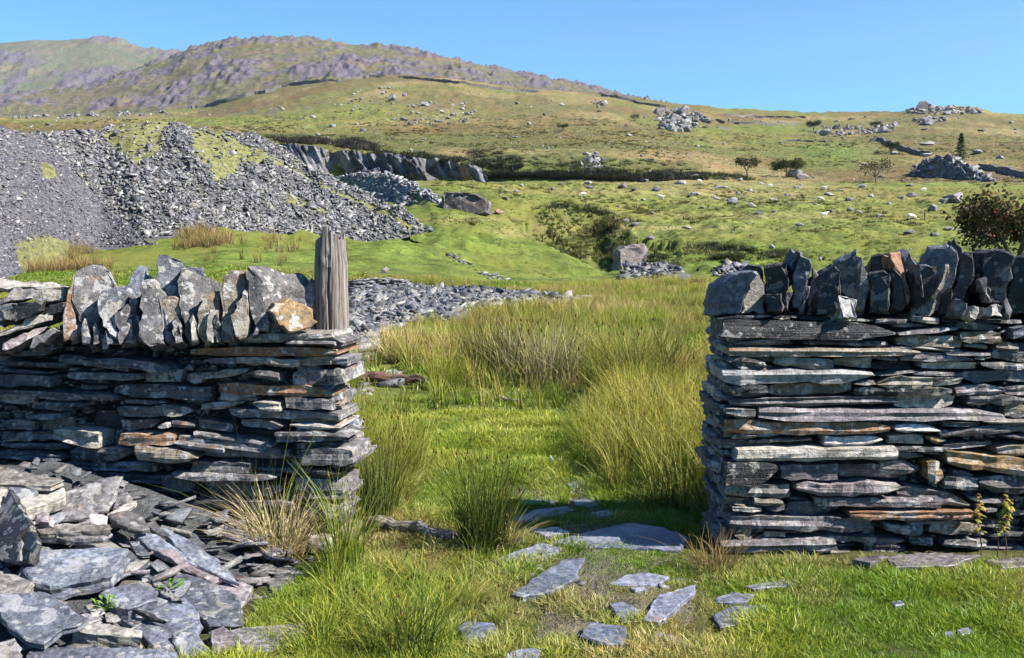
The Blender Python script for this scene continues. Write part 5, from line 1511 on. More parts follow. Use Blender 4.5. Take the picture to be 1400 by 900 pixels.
LOGP = [(500, 722), (520, 715), (640, 745), (650, 790), (600, 790), (505, 760)]
BEAMP = [(468, 505), (590, 508), (592, 560), (468, 560)]
def veg_near():
    # short turf
    c, Y, z, x, py = near_samples(100000, 2.3, 8.6, -150, 1900)
    r = fbm(x * 1.2, Y * 1.2, 100, 4); r2 = fbm(x * 4, Y * 4, 101, 3)
    worn = 0.9 * np.exp(-((x - 0.22 - 0.12 * (Y - 4)) / .22) ** 2) * (Y > 3.6) * (Y < 6.6) + np.clip(fbm(x * 2.2, Y * 2.2, 104, 3) - .32, 0, 1) * 2
    ok = ~on_slab(c, py) & ~wallmask(x, Y) & ~inpoly(c + 12 * r2, py, HEAPM) & (RNG.random(len(c)) > worn * .8)
    w = np.clip(.45 + 1.3 * r + .5 * r2 + .2 * RNG.normal(0, 1, len(c)), 0, 1)
    t = mixc(GREEN, YGREEN, w); s = np.clip(-.12 + 1.35 * fbm(x * 1.7 + 7, Y * 1.7, 103, 4) + .3 * RNG.random(len(c)), 0, .85)
    s = s * np.where((Y > 5.4) & (c < 840), .25, 1)
    t = mixc(t, STRAW, s)
    t *= RNG.uniform(.8, 1.2, (len(c), 1))
    sc = RNG.uniform(.55, 1.2, len(c)) * np.clip(1 + 1.1 * r2, .45, 2.0) * np.where(Y > 6, 1.35, 1)
    p = np.stack([x, Y, z - .004], 1)
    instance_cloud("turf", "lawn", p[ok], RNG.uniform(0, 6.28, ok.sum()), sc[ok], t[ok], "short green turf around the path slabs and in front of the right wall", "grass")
    # meadow grass, knee high
    c, Y, z, x, py = near_samples(17500, 2.3, 9.5, -350, 1900)
    r = fbm(x * .9, Y * .9, 110, 4)
    inm = inpoly(c, py, MEAD_LEFT) | inpoly(c, py, RUSH_LEFT) | (inpoly(c, py, RUSH_RIGHT) & (RNG.random(len(c)) < .8))
    patch = (r > .22) & (Y > 5.6) | ((r > .34) & (Y < 4.6))
    behind = (Y > 5.3) & ((c < 500) | (c > 950))
    ok = (inm | patch | behind | (RNG.random(len(c)) < .03)) & ~on_slab(c, py, .25) & ~wallmask(x, Y) & ~inpoly(c + 20 * r, py, HEAPM)
    ok &= ~inpoly(c, py, LOGP) & ~(inpoly(c, py, LAWN_MID) & ~inm & (c < 800))
    ok &= ~((py > 745) & (c > 700) & (RNG.random(len(c)) < .8))
    t = mixc(mixc(GREEN, YGREEN, np.clip(.4 + r + .2 * RNG.normal(0, 1, len(c)), 0, 1)), STRAW, np.clip(.05 + .9 * fbm(x * 1.5, Y * 1.5, 112, 3) + .2 * RNG.random(len(c)), 0, .7))
    t *= RNG.uniform(.8, 1.2, (len(c), 1))
    sc = RNG.uniform(.5, 1.1, len(c)) * np.where(inm, .95, .5) * np.where(inpoly(c, py, MEAD_LEFT), .66 + .5 * np.clip(r * 2, -.4, .8), 1)
    ok &= ~inpoly(c, py, MEAD_LEFT) | (RNG.random(len(c)) < .6)
    p = np.stack([x, Y, z - .01], 1)
    instance_cloud("meadow_grass", "meadow", p[ok], RNG.uniform(0, 6.28, ok.sum()), sc[ok], t[ok], "longer green and straw grass left of the path, among the rushes", "grass", .15)
    # rushes in drifts
    c, Y, z, x, py = near_samples(11500, 2.3, 11.5, -350, 1900)
    r = fbm(x * .8, Y * .8, 120, 3)
    inL = inpoly(c, py, RUSH_LEFT) & (r > -.25); inR = inpoly(c, py, RUSH_RIGHT) & (r > -.3)
    inB = (Y > 7.6) & (r > .02) & ~inpoly(c, py, BEAMP); side = (Y > 5.4) & ((c < 480) | (c > 955)) & (r > -.1)
    inM = inpoly(c, py, MEAD_LEFT) & (r > .24)
    lawn = inpoly(c, py, LAWN_MID)
    ok = (inL | inR | inB | side | inM) & ~lawn & ~wallmask(x, Y) & ~inpoly(c, py, HEAPM)
    ok &= ~inpoly(c, py, LOGP)
    ok &= RNG.random(len(c)) < np.where(inM, .35, np.where(inL, .9, .75))
    w = np.clip(.25 + .9 * r + .22 * RNG.normal(0, 1, len(c)), 0, 1)
    t = mixc(mixc(RUSH, YGREEN, np.clip(w, 0, 1)), TAWNY, np.clip(fbm(x * .7 + 3, Y * .7, 122, 3) * 1.2 - .05 + .12 * (Y > 7.5), 0, .7)) * RNG.uniform(.8, 1.2, (len(c), 1))
    sc = RNG.uniform(.6, 1.05, len(c)) * np.where(inL, .95, 1) * np.where(inR & (c < 850), .75, 1) * np.where(inM, .5, 1)
    p = np.stack([x, Y, z - .01], 1)
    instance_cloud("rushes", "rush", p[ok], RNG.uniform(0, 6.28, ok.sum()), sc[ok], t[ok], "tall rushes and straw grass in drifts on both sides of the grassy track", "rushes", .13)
veg_near()
def veg_mid():
    c, Y, z, x, py = near_samples(20000, 8.5, 35.0, -250, 1750)
    r = fbm(x * .35, Y * .35, 130, 4); r2 = fbm(x * 1.3, Y * 1.3, 131, 3)
    rubp = lambda c, py: inpoly(c, py, [(470, 394), (560, 388), (640, 395), (720, 401), (802, 409), (785, 423), (720, 427), (660, 436), (620, 446), (560, 449), (530, 462), (515, 500), (470, 506)])
    rub = rubp(c, py)
    track = np.exp(-((c - (700 - 3 * (py - 540))) / 40) ** 2) * (py > 500)
    ok = ~rub & (r + r2 * .6 > -.45) & (RNG.random(len(c)) > track)
    ok &= ~((c < 470) & (Y > 30)) & ~inpoly(c, py, BEAMP)
    w = np.clip(.35 + .9 * r + .25 * RNG.normal(0, 1, len(c)), 0, 1)
    t = mixc(RUSH, YGREEN, w); t = mixc(t, TAWNY, np.clip(.12 + 1.2 * r2 + .25 * (Y > 16), 0, .85)); t = mixc(t, STRAW, np.clip(fbm(x * .5 + 9, Y * .3, 133, 3) * 1.6 - .22, 0, .6))
    t *= RNG.uniform(.8, 1.18, (len(c), 1))
    sc = np.clip(.52 + .75 * r + .2 * RNG.random(len(c)), .28, 1.15) * np.where(Y > 24, .7, 1)
    instance_cloud("field_rushes", "reed", np.stack([x, Y, z - .02], 1)[ok], RNG.uniform(0, 6.28, ok.sum()), sc[ok], t[ok], "tawny green rushes and grass filling the flat field beyond the gap", "rushes", .12)
    # short green sward in between
    c, Y, z, x, py = near_samples(19000, 6.5, 36.0, -250, 1750)
    r = fbm(x * .5, Y * .5, 140, 3)
    t = mixc(mixc(GREEN, YGREEN, np.clip(.5 + r, 0, 1)), TAWNY, np.clip(r * 1.2 * (Y > 9) + .25 * (Y > 14), 0, .8)) * RNG.uniform(.8, 1.2, (len(c), 1))
    kp = ~rubp(c, py)
    instance_cloud("field_turf", "sward", np.stack([x, Y, z - .01], 1)[kp], RNG.uniform(0, 6.28, kp.sum()), (RNG.uniform(.5, 1.1, len(c)) * np.clip(Y / 14, .45, 1))[kp], t[kp], "short green grass between the rushes of the field", "grass", .15)
    # banks 33 - 130 m
    n = 60000
    Y = np.exp(RNG.uniform(np.log(33), np.log(128), n)); c = RNG.uniform(-120, 1520, n)
    z = ground_z(c, Y); x = x_from(c, z, Y); py = py_from_z(z, Y)
    keep = RNG.random(n) < np.clip(Y / 90, .55, 1)
    keep &= ~((Y > 116) & (Y < 137) & (c > 360) & (c < 860))
    keep &= ~((c < 225) & (py < 388)) & ~((c < 592) & (py < np.interp(c, [200, 260, 330, 420, 480, 560, 590], [330, 311, 322, 334, 337, 325, 318])))
    r = fbm(x * .12, Y * .12, 150, 4); r2 = fbm(x * .6, Y * .6, 151, 3)
    t = mixc(np.array((0.16, 0.26, 0.035)), np.array((0.30, 0.34, 0.085)), np.clip(.35 + r + .3 * sstep(60, 95, Y), 0, 1))
    t = mixc(t, TAWNY * 1.0, np.clip(r2 * 1.1 - .05 + .35 * np.clip(r, 0, 1), 0, .75))
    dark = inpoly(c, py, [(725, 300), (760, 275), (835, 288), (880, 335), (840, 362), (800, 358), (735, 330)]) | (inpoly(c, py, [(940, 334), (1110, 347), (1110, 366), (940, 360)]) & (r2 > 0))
    t = np.where(dark[:, None], t * .72, t) * RNG.uniform(.82, 1.18, (n, 1))  # grass darkened to paint shade on the gully slope and turf step
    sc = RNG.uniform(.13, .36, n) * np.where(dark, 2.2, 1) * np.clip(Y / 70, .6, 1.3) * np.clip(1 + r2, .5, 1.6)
    spot = (fbm(x * .25, Y * .2, 155, 3) > .22) & (RNG.random(n) < .6) & (Y > 60)
    t = np.where(spot[:, None], t * .5, t); sc = np.where(spot, sc * 1.7, sc)
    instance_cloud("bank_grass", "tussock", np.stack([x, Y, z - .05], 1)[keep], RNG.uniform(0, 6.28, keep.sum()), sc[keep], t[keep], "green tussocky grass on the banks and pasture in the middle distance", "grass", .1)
    # moor grass 137 - 330 m
    n = 30000
    Y = np.exp(RNG.uniform(np.log(138), np.log(380), n)); c = RNG.uniform(-60, 1460, n)
    z = ground_z(c, Y); x = x_from(c, z, Y); py = py_from_z(z, Y)
    r = fbm(x * .03, Y * .015, 160, 4); r2 = fbm(x * .2, Y * .1, 161, 3)
    t = mixc(np.array((0.17, 0.22, 0.045)), np.array((0.29, 0.25, 0.085)), np.clip(.3 + 1.6 * r + .8 * r2 + .25 * sstep(850, 1000, c) * (Y < 230), 0, 1)) * RNG.uniform(.55, 1.25, (n, 1))
    spot = (fbm(x * .08, Y * .05, 165, 4) > .2) & (RNG.random(n) < .6)
    t = np.where(spot[:, None], t * .55, t)
    instance_cloud("moor_grass", "tussock", np.stack([x, Y, z - .1], 1), RNG.uniform(0, 6.28, n), RNG.uniform(.4, 1.0, n) * np.clip(Y / 200, .8, 1.5) * .75 * np.where(spot, 1.7, 1), t, "olive and brown moor grass covering the open hillside", "grass", .1)
veg_mid()

# grass streaks growing on the big spoil heap, and bleached grass round its foot
def heap_grass():
    n = 2600
    c = RNG.uniform(40, 560, n); Y = np.sqrt(RNG.uniform(36 ** 2, 52 ** 2, n)); z = ground_z(c, Y); x = x_from(c, z, Y); py = py_from_z(z, Y)
    r = fbm(x * .3, Y * .3, 170, 3)
    ok = (r > .08) & ((inpoly(c, py, [(20, 350), (60, 330), (150, 345), (150, 380), (20, 400)])) | inpoly(c, py, [(205, 345), (220, 325), (300, 310), (320, 330), (260, 350)]) | (RNG.random(n) < .03))
    t = mixc(np.array((0.19, .2, .05)), np.array((.33, .27, .11)), np.clip(.5 + r + .3 * RNG.normal(0, 1, n), 0, 1))
    instance_cloud("tall_bank_grass", "reed", np.stack([x, Y, z - .02], 1)[ok], RNG.uniform(0, 6.28, ok.sum()), RNG.uniform(.7, 1.4, ok.sum()), t[ok], "bleached tall grass along the foot of the spoil heaps", "grass", .1)
heap_grass()

# heather and gorse: dark low growth on the quarry lip; bank clumps also stand in for shade
proto_collection("heather", [blade_clump("heather", 70, .8, .75, .14, 1.0, vr, 1, (.7, .7, .7), (1.1, 1.1, 1.1)) for _ in range(4)])
def heather():
    pos, tt, ss = [], [], []
    def add(poly, n, s, tcol, ymin=136.5, lift=0.0):
        xs = [p[0] for p in poly]; yy = [p[1] for p in poly]; k = 0
        while k < n:
            a, b = vr.uniform(min(xs), max(xs)), vr.uniform(min(yy), max(yy))
            if not bool(inpoly(a, b, poly)): continue
            p = hit(a, b, ymin); pos.append((p.x, p.y, p.z - .1 + lift)); tt.append(np.array(tcol) * vr.uniform(.7, 1.3)); ss.append(s * vr.uniform(.6, 1.3)); k += 1
    add([(455, 196), (480, 190), (510, 197), (510, 207), (470, 203)], 90, 1.1, (.055, .05, .03))
    add([(360, 188), (440, 190), (450, 198), (400, 198)], 80, 1.0, (.06, .05, .035))
    add([(510, 205), (560, 210), (640, 218), (640, 224), (560, 216), (510, 212)], 90, .9, (.05, .055, .025))
    add([(640, 208), (668, 204), (712, 216), (712, 240), (660, 240), (645, 228)], 110, .8, (.045, .05, .025))
    add([(712, 238), (760, 236), (800, 236), (860, 238), (930, 236), (960, 240), (960, 246), (860, 250), (760, 251), (660, 250), (655, 240)], 420, 1.0, (.03, .035, .018))  # darkest shrubs, also carrying the shade of the quarry bank
    add([(760, 226), (800, 220), (850, 234), (900, 230), (940, 234), (900, 244), (770, 244)], 90, .8, (.07, .085, .03))
    add([(700, 214), (940, 220), (960, 236), (720, 236)], 90, .6, (.09, .105, .04))
    add([(940, 236), (1010, 240), (1030, 246), (940, 246)], 60, .8, (.06, .08, .028))
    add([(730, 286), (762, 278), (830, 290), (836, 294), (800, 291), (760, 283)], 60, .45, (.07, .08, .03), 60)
    add([(940, 336), (980, 333), (1060, 343), (1100, 348), (1100, 352), (1040, 350), (960, 342)], 70, .42, (.07, .08, .03), 50)  # turf step: dark clumps put in for the shade under its edge
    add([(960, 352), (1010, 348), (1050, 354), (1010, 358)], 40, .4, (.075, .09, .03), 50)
    add([(780, 328), (830, 312), (856, 335), (840, 358), (800, 355)], 60, .34, (.06, .075, .027), 58)  # gully bank: dark clumps in place of its shaded slope
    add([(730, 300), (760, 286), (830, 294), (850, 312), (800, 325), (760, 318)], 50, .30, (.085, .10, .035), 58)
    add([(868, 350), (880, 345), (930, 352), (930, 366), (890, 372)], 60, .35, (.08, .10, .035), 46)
    pos_, tt_, ss_ = np.array(pos), np.array(tt), np.array(ss)
    instance_cloud("heather", "heather", pos_, RNG.uniform(0, 6.28, len(pos_)), ss_, tt_, "dark heather and gorse hanging over the quarry lip, dark clumps standing in for bank shade", "heather", .1)
heather()

# ================================================================== rubble heap at the foot of the left wall
HR = thing("slate_heap", "heap of big loose slate slabs at the foot of the left wall", "slate heap", (-1.6, 4.0, 0))
def heap_z(x, y):
    s = np.clip((-0.92 - 0.28 * (4.6 - y) - x) / 1.3, 0, 1)
    return 0.50 * s ** 0.8 * (0.30 + 0.70 * np.clip((y - 2.7) / 1.8, 0, 1)) * (1 if np.isscalar(s) else 1) + 0.0
def hit_heap(px, py, lift=0.0):
    d = ray(px, py); t = 2.2
    while t < 7:
        p = Vector((0, 0, EYE)) + d * t
        if p.z <= float(heap_z(p.x, p.y)) + lift or p.y > 4.62: return p
        t += .01
    return p
g1, g2 = 40, 34
xs_ = np.linspace(-4.2, -0.7, g1); ys_ = np.linspace(1.2, 4.75, g2)
Vh = np.array([(x, y, float(heap_z(x, y)) - .07 + .02 * float(vn(np.array(x * 5), np.array(y * 5), 4))) for x in xs_ for y in ys_])
me = fast_mesh("mound", Vh - np.array(HR.location), grid_faces(g1, g2, True), MAT_MOUND, (0.07, .075, .08, 0), True)
mesh_obj("mound", me, HR, Vector(HR.location))
hr = random.Random(55)
heap_slabs = [
 # outline, colour, tilt of the face (x,y), thickness, lift
 ([(68,714),(72,704),(88,672),(120,662),(158,650),(167,651),(160,675),(147,698),(108,710)],'g',(.15,-.75),.022,.10),
 ([(27,776),(42,752),(100,750),(174,748),(168,760),(150,782),(108,790),(68,800),(45,795)],'b',(.05,-.30),.085,.09),
 ([(-10,812),(40,810),(65,810),(95,830),(121,845),(108,855),(85,860),(60,880),(35,875),(0,845)],'b',(.08,-.35),.03,.13),
 ([(-20,700),(2,690),(12,668),(30,700),(49,735),(50,745),(44,757),(20,740),(-20,745)],'d',(-.9,-1.1),.03,.17),
 ([(-10,735),(22,733),(30,742),(30,768),(10,770),(-10,760)],'d',(-.7,-1.6),.10,.12),
 ([(136,810),(150,803),(190,797),(218,806),(214,820),(175,833),(158,829)],'b',(.10,-.15),.06,.03),
 ([(160,842),(190,826),(215,820),(255,818),(272,838),(275,852),(262,880),(210,885),(190,862)],'b',(.05,-.15),.04,.02),
 ([(122,851),(150,852),(195,862),(194,872),(150,868),(120,866),(95,860)],'l',(.1,-.2),.07,.10),
 ([(148,702),(175,697),(195,705),(205,722),(185,725),(160,716)],'g',(.1,-.4),.025,.10),
 ([(214,719),(228,722),(262,740),(300,765),(327,797),(308,791),(262,770),(240,748)],'b',(.25,-.45),.025,.07),
 ([(184,730),(196,727),(215,730),(248,752),(272,775),(248,768),(205,750)],'b',(.2,-.35),.03,.05),
 ([(168,768),(185,764),(218,766),(262,786),(300,800),(326,815),(330,851),(285,852),(255,830),(218,802)],'b',(.08,-.18),.05,.02),
 ([(285,801),(310,792),(332,795),(346,801),(330,830),(303,816)],'p',(.1,-.2),.04,.01),
 ([(340,773),(370,770),(400,785),(407,801),(375,809)],'g',(.1,-.1),.03,.01),
 ([(290,867),(330,858),(380,853),(422,852),(415,876),(370,890),(305,896)],'g',(.0,-.1),.04,.02),
 ([(235,867),(250,862),(268,864),(290,892),(285,908),(247,908)],'b',(.25,-.5),.05,.06),
 ([(288,862),(305,855),(338,880),(335,908),(292,908)],'p',(.1,-.2),.04,.05),
 ([(30,912),(42,888),(120,883),(190,886),(242,890),(250,912)],'b',(.0,-.25),.04,.12),
 ([(-20,782),(20,785),(46,796),(30,815),(-20,812)],'l',(.0,-.2),.05,.10),
 ([(-40,640),(0,638),(45,648),(88,656),(70,664),(20,662),(-40,662)],'l',(.1,-.2),.03,.16),
 ([(10,664),(30,658),(48,656),(51,672),(28,685),(12,676)],'b',(.2,-.5),.05,.15),
 ([(25,687),(48,672),(88,666),(88,678),(60,690),(35,697)],'l',(.1,-.2),.06,.13),
 ([(-30,665),(10,668),(0,690),(-30,700)],'l',(.1,-.3),.04,.14),
 ([(50,722),(90,716),(150,717),(150,724),(100,727),(55,728)],'l',(.0,-.2),.028,.13),
 ([(52,733),(75,727),(152,727),(140,734),(90,737)],'g',(.0,-.2),.03,.10),
 ([(47,704),(66,700),(66,714),(48,716)],'p',(-.2,-.8),.05,.14),
 ([(122,704),(132,702),(147,706),(146,718),(124,718)],'w',(.4,-1.0),.02,.16),
 ([(145,704),(170,690),(188,684),(186,690),(165,700)],'l',(.2,-.5),.02,.12),
 ([(155,694),(160,676),(172,672),(180,684),(168,692)],'g',(.2,-.8),.02,.10),
 ([(330,800),(345,812),(370,815),(360,835),(335,830)],'g',(.1,-.15),.03,.0),
 ([(-10,880),(20,872),(30,885),(20,908),(-10,908)],'g',(.1,-.3),.04,.10),
 ([(95,842),(120,838),(140,846),(120,853)],'g',(.1,-.2),.02,.09),
 ([(115,828),(135,822),(142,835),(125,842)],'l',(.1,-.3),.02,.07),
 ([(178,828),(200,835),(230,850),(205,845)],'d',(.1,-.3),.02,.05),
 ([(215,752),(232,748),(268,776),(300,790),(290,796),(252,780)],'p',(.2,-.45),.025,.06),
 ([(205,790),(225,800),(250,822),(235,820),(212,805)],'d',(.1,-.3),.02,.05),
 ([(195,715),(212,712),(232,730),(214,728)],'g',(.1,-.3),.02,.08),
 ([(175,740),(190,738),(205,758),(186,757)],'b',(.1,-.3),.02,.07),
 ([(340,742),(360,738),(390,752),(372,760)],'g',(.1,-.2),.03,.0),
]
for poly, code, tilt, th, lift in heap_slabs:
    cx = sum(p[0] for p in poly) / len(poly); cy = sum(p[1] for p in poly) / len(poly)
    c0 = hit_heap(cx, cy, lift * .55)
    n = Vector((tilt[0], tilt[1], 1)).normalized()
    W = [hitplane(x, y, c0, n) for x, y in poly]
    tq = jit(TINTS[code]); kq = 1.25 if code in 'bgp' else .8; tq = (tq[0] * kq, tq[1] * kq, tq[2] * kq, tq[3])
    slab("slate_slab", HR, W, n, th, tq, MAT_SLAB, hr, seg=.035, amp=.0035, layers=3 if th > .04 else 1, bev=.004, lamj=.006, relief=.0015)
# loose pieces filling in between and below
npz = 1300
x = RNG.uniform(-4.0, -0.75, npz * 3); y = RNG.uniform(1.6, 4.62, npz * 3)
hz = heap_z(x, y); ok = (hz > .015) | (RNG.random(len(x)) < .02); x, y, hz = x[ok][:npz], y[ok][:npz], hz[ok][:npz]
sz = np.clip(RNG.lognormal(math.log(.12), .5, len(x)), .04, .32)
FM2 = template_meshes("slate_slab", FLAKES, MAT_SLAB, np.array([(.20, .215, .25, .1), (.15, .155, .18, .1), (.27, .265, .255, .25), (.22, .2, .22, .3)]))
for i in range(len(x)):
    o = bpy.data.objects.new("slate_slab", hr.choice(FM2)); COL.objects.link(o); o.parent = HR
    o.location = Vector((x[i], y[i], hz[i] - .035 + RNG.uniform(-.02, .03))) - Vector(HR.location)
    o.rotation_euler = (RNG.normal(.12, .22), RNG.normal(.15, .22), RNG.uniform(0, 6.28)); o.scale = (sz[i],) * 2 + (sz[i] * .6,)

# ================================================================== path slabs
PT = bpy.data.objects.new("path", None); COL.objects.link(PT)
# worn earth of the path
def worn():
    pts = []; V = []
    cl = [(790, 905, .30), (840, 850, .34), (800, 780, .30), (815, 735, .42), (790, 700, .36), (770, 665, .28), (770, 640, .20), (778, 620, .12), (785, 600, .06)]
    for (px, py, w) in cl:
        h = hit(px, py, 1.5); pts.append((h, w))
    n = 60
    for i in range(n):
        f = i / (n - 1) * (len(pts) - 1); k = min(int(f), len(pts) - 2); u = f - k
        p = pts[k][0].lerp(pts[k + 1][0], u); w = pts[k][1] * (1 - u) + pts[k + 1][1] * u
        for j in range(9):
            s = (j / 8 - .5) * 2 * w * (1 + .25 * float(vn(np.array(i * .4), np.array(j * 1.), 6)))
            xx = p.x + s; cc = 700 + F * xx / p.y * 1.0
            zz = float(ground_z(cc, p.y)) + .006 * (1 - (j / 4 - 1) ** 2) + .002
            V.append((xx, p.y, zz))
    me = fast_mesh("path", np.array(V), grid_faces(n, 9, False), MAT_MOUND, (0.11, 0.095, 0.06, 0), True)
    return me
PT_old = PT; bpy.data.objects.remove(PT)
PT = mesh_obj("path", worn()); PT["kind"] = "structure"
pr = random.Random(66)
def ground_slab(poly, parent, th=.03, lift=.022, code=None, nrm=None, name="slab", mat=None):
    cx = sum(p[0] for p in poly) / len(poly); cy = sum(p[1] for p in poly) / len(poly)
    c0 = hit(cx, cy, 1.5) + Vector((0, 0, lift))
    n = Vector(nrm or (pr.gauss(0, .03), pr.gauss(-.02, .03), 1)).normalized()
    W = [hitplane(a, b, c0, n) for a, b in poly]
    return slab(name, parent, W, n, th, jit(TINTS[code] if code else (.165, .175, .235, .10)), mat or MAT_PATH, pr, seg=.04, amp=.005, layers=1, bev=.004, lamj=.004, relief=.0012)
for (poly,) in PATH:
    th = .06 if poly[0] == (793, 869) else .035
    ground_slab(poly, PT, th, .045 if th > .05 else .022)
s = slab("slab", PT, [hitplane(a, b, hit(752, 637, 1.5) + Vector((0, 0, .05)), Vector((-.2, -1, .3))) for a, b in [(746,638),(747,632),(753,623),(759,632),(757,640)]], (-.2, -1, .3), .05, (.2, .22, .26, .1), MAT_PATH, pr)
for q in range(70):   # chips along the worn track
    a, b, w = pr.choice([(755, 640, 30), (768, 655, 35), (775, 625, 14), (780, 675, 45), (840, 880, 90), (760, 790, 60), (900, 800, 60)])
    p = hit(a + pr.gauss(0, w * .6), b + pr.gauss(0, 9), 1.5); o = bpy.data.objects.new("slate_chip", pr.choice(FM2)); COL.objects.link(o); o.parent = PT
    k = pr.uniform(.03, .09); o.location = p + Vector((0, 0, .008)); o.rotation_euler = (pr.gauss(0, .15), pr.gauss(0, .15), pr.uniform(0, 6)); o.scale = (k, k, k)
for i, poly in enumerate(BASE_SLABS):
    o = ground_slab(poly, None, .04, .03, 'g', name="slate_slab")
    tag(o, ["long pale flat slab lying in the grass at the foot of the right wall", "short flat slab left of the long pale one at the wall foot", "flat slab under the wall foot at the right edge"][i], "stone slab")

# ================================================================== weathered post
def wood_material(name, c0, c1, fiber=28.0):
    M = NT(name)
    tc = M.n("TexCoord").outputs[3]
    v = M.vscale(tc, (fiber, fiber, 1.6))
    n1 = M.noise(v, 1.6, 6, 0.7, .6); n2 = M.noise(M.vscale(tc, (fiber * 4, fiber * 4, 3)), 1.5, 4, .6)
    at = M.n("Attribute", dict(attribute_type='GEOMETRY', attribute_name="tint")).outputs["Color"]
    c = M.mix(M.ramp(n1, .35, .65), c0, c1); c = M.mix(M.ramp(n1, .45, .36), c, (0.02, .017, .015, 1))
    c = M.scalecol(c, M.ramp(n2, .2, .8, .75, 1.25)); c = M.mix(1.0, c, at, 'MULTIPLY')
    bs = M.n("BsdfPrincipled", None, Base_Color=c, Roughness=.8)
    b = M.n("Bump", None, Strength=1.0, Distance=.006, Height=M.math('ADD', n1, M.math('MULTIPLY', n2, .3)))
    M.t.links.new(b.outputs[0], bs.inputs["Normal"]); M.t.links.new(bs.outputs[0], M.out.inputs[0]); return M.m
MAT_WOOD = wood_material("weathered_wood", (.085, .066, .056, 1), (.37, .325, .295, 1), 62)
MAT_LOG = wood_material("dark_wood", (.10, .08, .06, 1), (.28, .25, .21, 1), 22)
def post():
    Yp = WY + .27
    nA, nZ = 64, 70
    z0 = 0.80; ztop = P(455, 310, Yp).z; r0 = 22.8 / F * Yp
    cxp = P(453, 400, Yp).x
    V = []; T = []
    for k in range(nZ + 1):
        f = k / nZ
        for a in range(nA):
            th = 2 * math.pi * a / nA
            # ragged top: splinters
            front = math.cos(th + math.pi / 2)
            top = ztop - .030 - .010 * abs(math.sin(th * 2.5 + .3)) + .040 * max(0, math.cos(th - 4.45)) ** 10 - .03 * max(0, math.cos(th - 3.4)) ** 2 + .012 * float(vn(np.array(th * 6.), np.array(2.), 3)) + .012 * float(vn(np.array(th * 17.), np.array(2.), 4)) - .012 * max(0, math.cos(th)) 
            z = z0 + (top - z0) * f
            r = r0 * (1 - .10 * sstep(.75, 1, np.array(f)) - .0 * f) * (1 - .03 * f)
            groove = .0040 * float(ridged(np.array(th * 3.1 + .35 * math.sin(z * 7) + .9 * float(vn(np.array(th * 1.3), np.array(z * 3.), 4))), np.array(z * 1.1), 8, 3)) + .003 * float(vn(np.array(th * 14.), np.array(z * 1.2), 5))
            knot = math.exp(-(((th - 4.60) * r0 / .016) ** 2 + ((z - (P(452, 352, Yp).z)) / .026) ** 2))
            ring = math.exp(-(((th - 4.60) * r0 / .026) ** 2 + ((z - (P(452, 352, Yp).z)) / .040) ** 2))
            crack = math.exp(-((th - 4.72 - .05 * math.sin(z * 14)) / .07) ** 2) * (1 if z < P(452, 365, Yp).z else .3)
            r = r + groove + .010 * ring - .014 * knot - .018 * crack
            V.append((r * math.cos(th), r * math.sin(th) * .92, z)); 
            g = 1 - .3 * knot; T.append((g, g, g * (1 if front < 0 else 1), 1))
    Fc = []
    for k in range(nZ):
        for a in range(nA):
            b = (a + 1) % nA; Fc.append((k * nA + a, k * nA + b, (k + 1) * nA + b, (k + 1) * nA + a))
    me_V = V + [(0, 0, ztop - .10)]; T.append((.6, .6, .6, 1))
    top = [(nZ * nA + a, nZ * nA + (a + 1) % nA, len(V)) for a in range(nA)]
    me = make_mesh("wooden_post", me_V, Fc + top, MAT_WOOD, T, False)
    o = mesh_obj("wooden_post", me, None, (cxp, Yp, 0)); tag(o, "weathered grey split wooden post with a knot, upright at the end of the left wall", "post")
post()
def rod(name, a, b, ra, rb_, mat, label, cat, n=12, m=10, flat=1.0, t=(1, 1, 1, 1), wob=.01, group=None):
    a, b = Vector(a), Vector(b); d = (b - a); L = d.length; d.normalize()
    up = Vector((0, 0, 1)) if abs(d.z) < .9 else Vector((0, 1, 0)); s = d.cross(up).normalized(); u = d.cross(s)
    V, Fc = [], []; r = random.Random(int(L * 1000)); wx = [r.gauss(0, wob) for _ in range(m + 1)]; wz = [r.gauss(0, wob) for _ in range(m + 1)]
    for k in range(m + 1):
        f = k / m; rr = ra + (rb_ - ra) * f
        for i in range(n):
            th = 2 * math.pi * i / n; q = rr * (1 + .12 * float(vn(np.array(th * 3), np.array(f * 3.), 2)))
            V.append((q * math.cos(th) + wx[k], q * flat * math.sin(th) + wz[k], L * f))
    for k in range(m):
        for i in range(n): Fc.append((k * n + i, k * n + (i + 1) % n, (k + 1) * n + (i + 1) % n, (k + 1) * n + i))
    Fc.append(tuple(range(n))[::-1]); Fc.append(tuple(m * n + i for i in range(n)))
    me = make_mesh(name, V, Fc, mat, t)
    o = mesh_obj(name, me, None, a, Matrix((s, u, d)).transposed().to_euler()); tag(o, label, cat, group); return o
h0, h1 = hit(508, 724, 1.5), hit(622, 746, 1.5)
rod("fallen_log", h0 + Vector((0, 0, .035)), h1 + Vector((0, 0, .045)), .034, .028, MAT_LOG, "grey fallen log lying in the grass left of the rush clump", "log", t=(1.3, 1.3, 1.3, 1))
h0, h1 = hit(470, 525, 4), hit(580, 526, 4)
rod("rusty_beam", h0 + Vector((0, 0, .07)), h1 + Vector((0, 0, .05)), .065, .05, MAT_LOG, "dark rusty brown beam lying flat in the grass beyond the wall end", "beam", t=(.6, .38, .30, 1), n=8)
h0, h1 = hit(682, 549, 4), hit(718, 557, 4)
rod("stick", h0 + Vector((0, 0, .03)), h1 + Vector((0, 0, .03)), .02, .012, MAT_LOG, "short broken stick lying on the mown grass of the track", "stick", t=(1.8, 1.5, 1.2, 1), n=7, m=4)

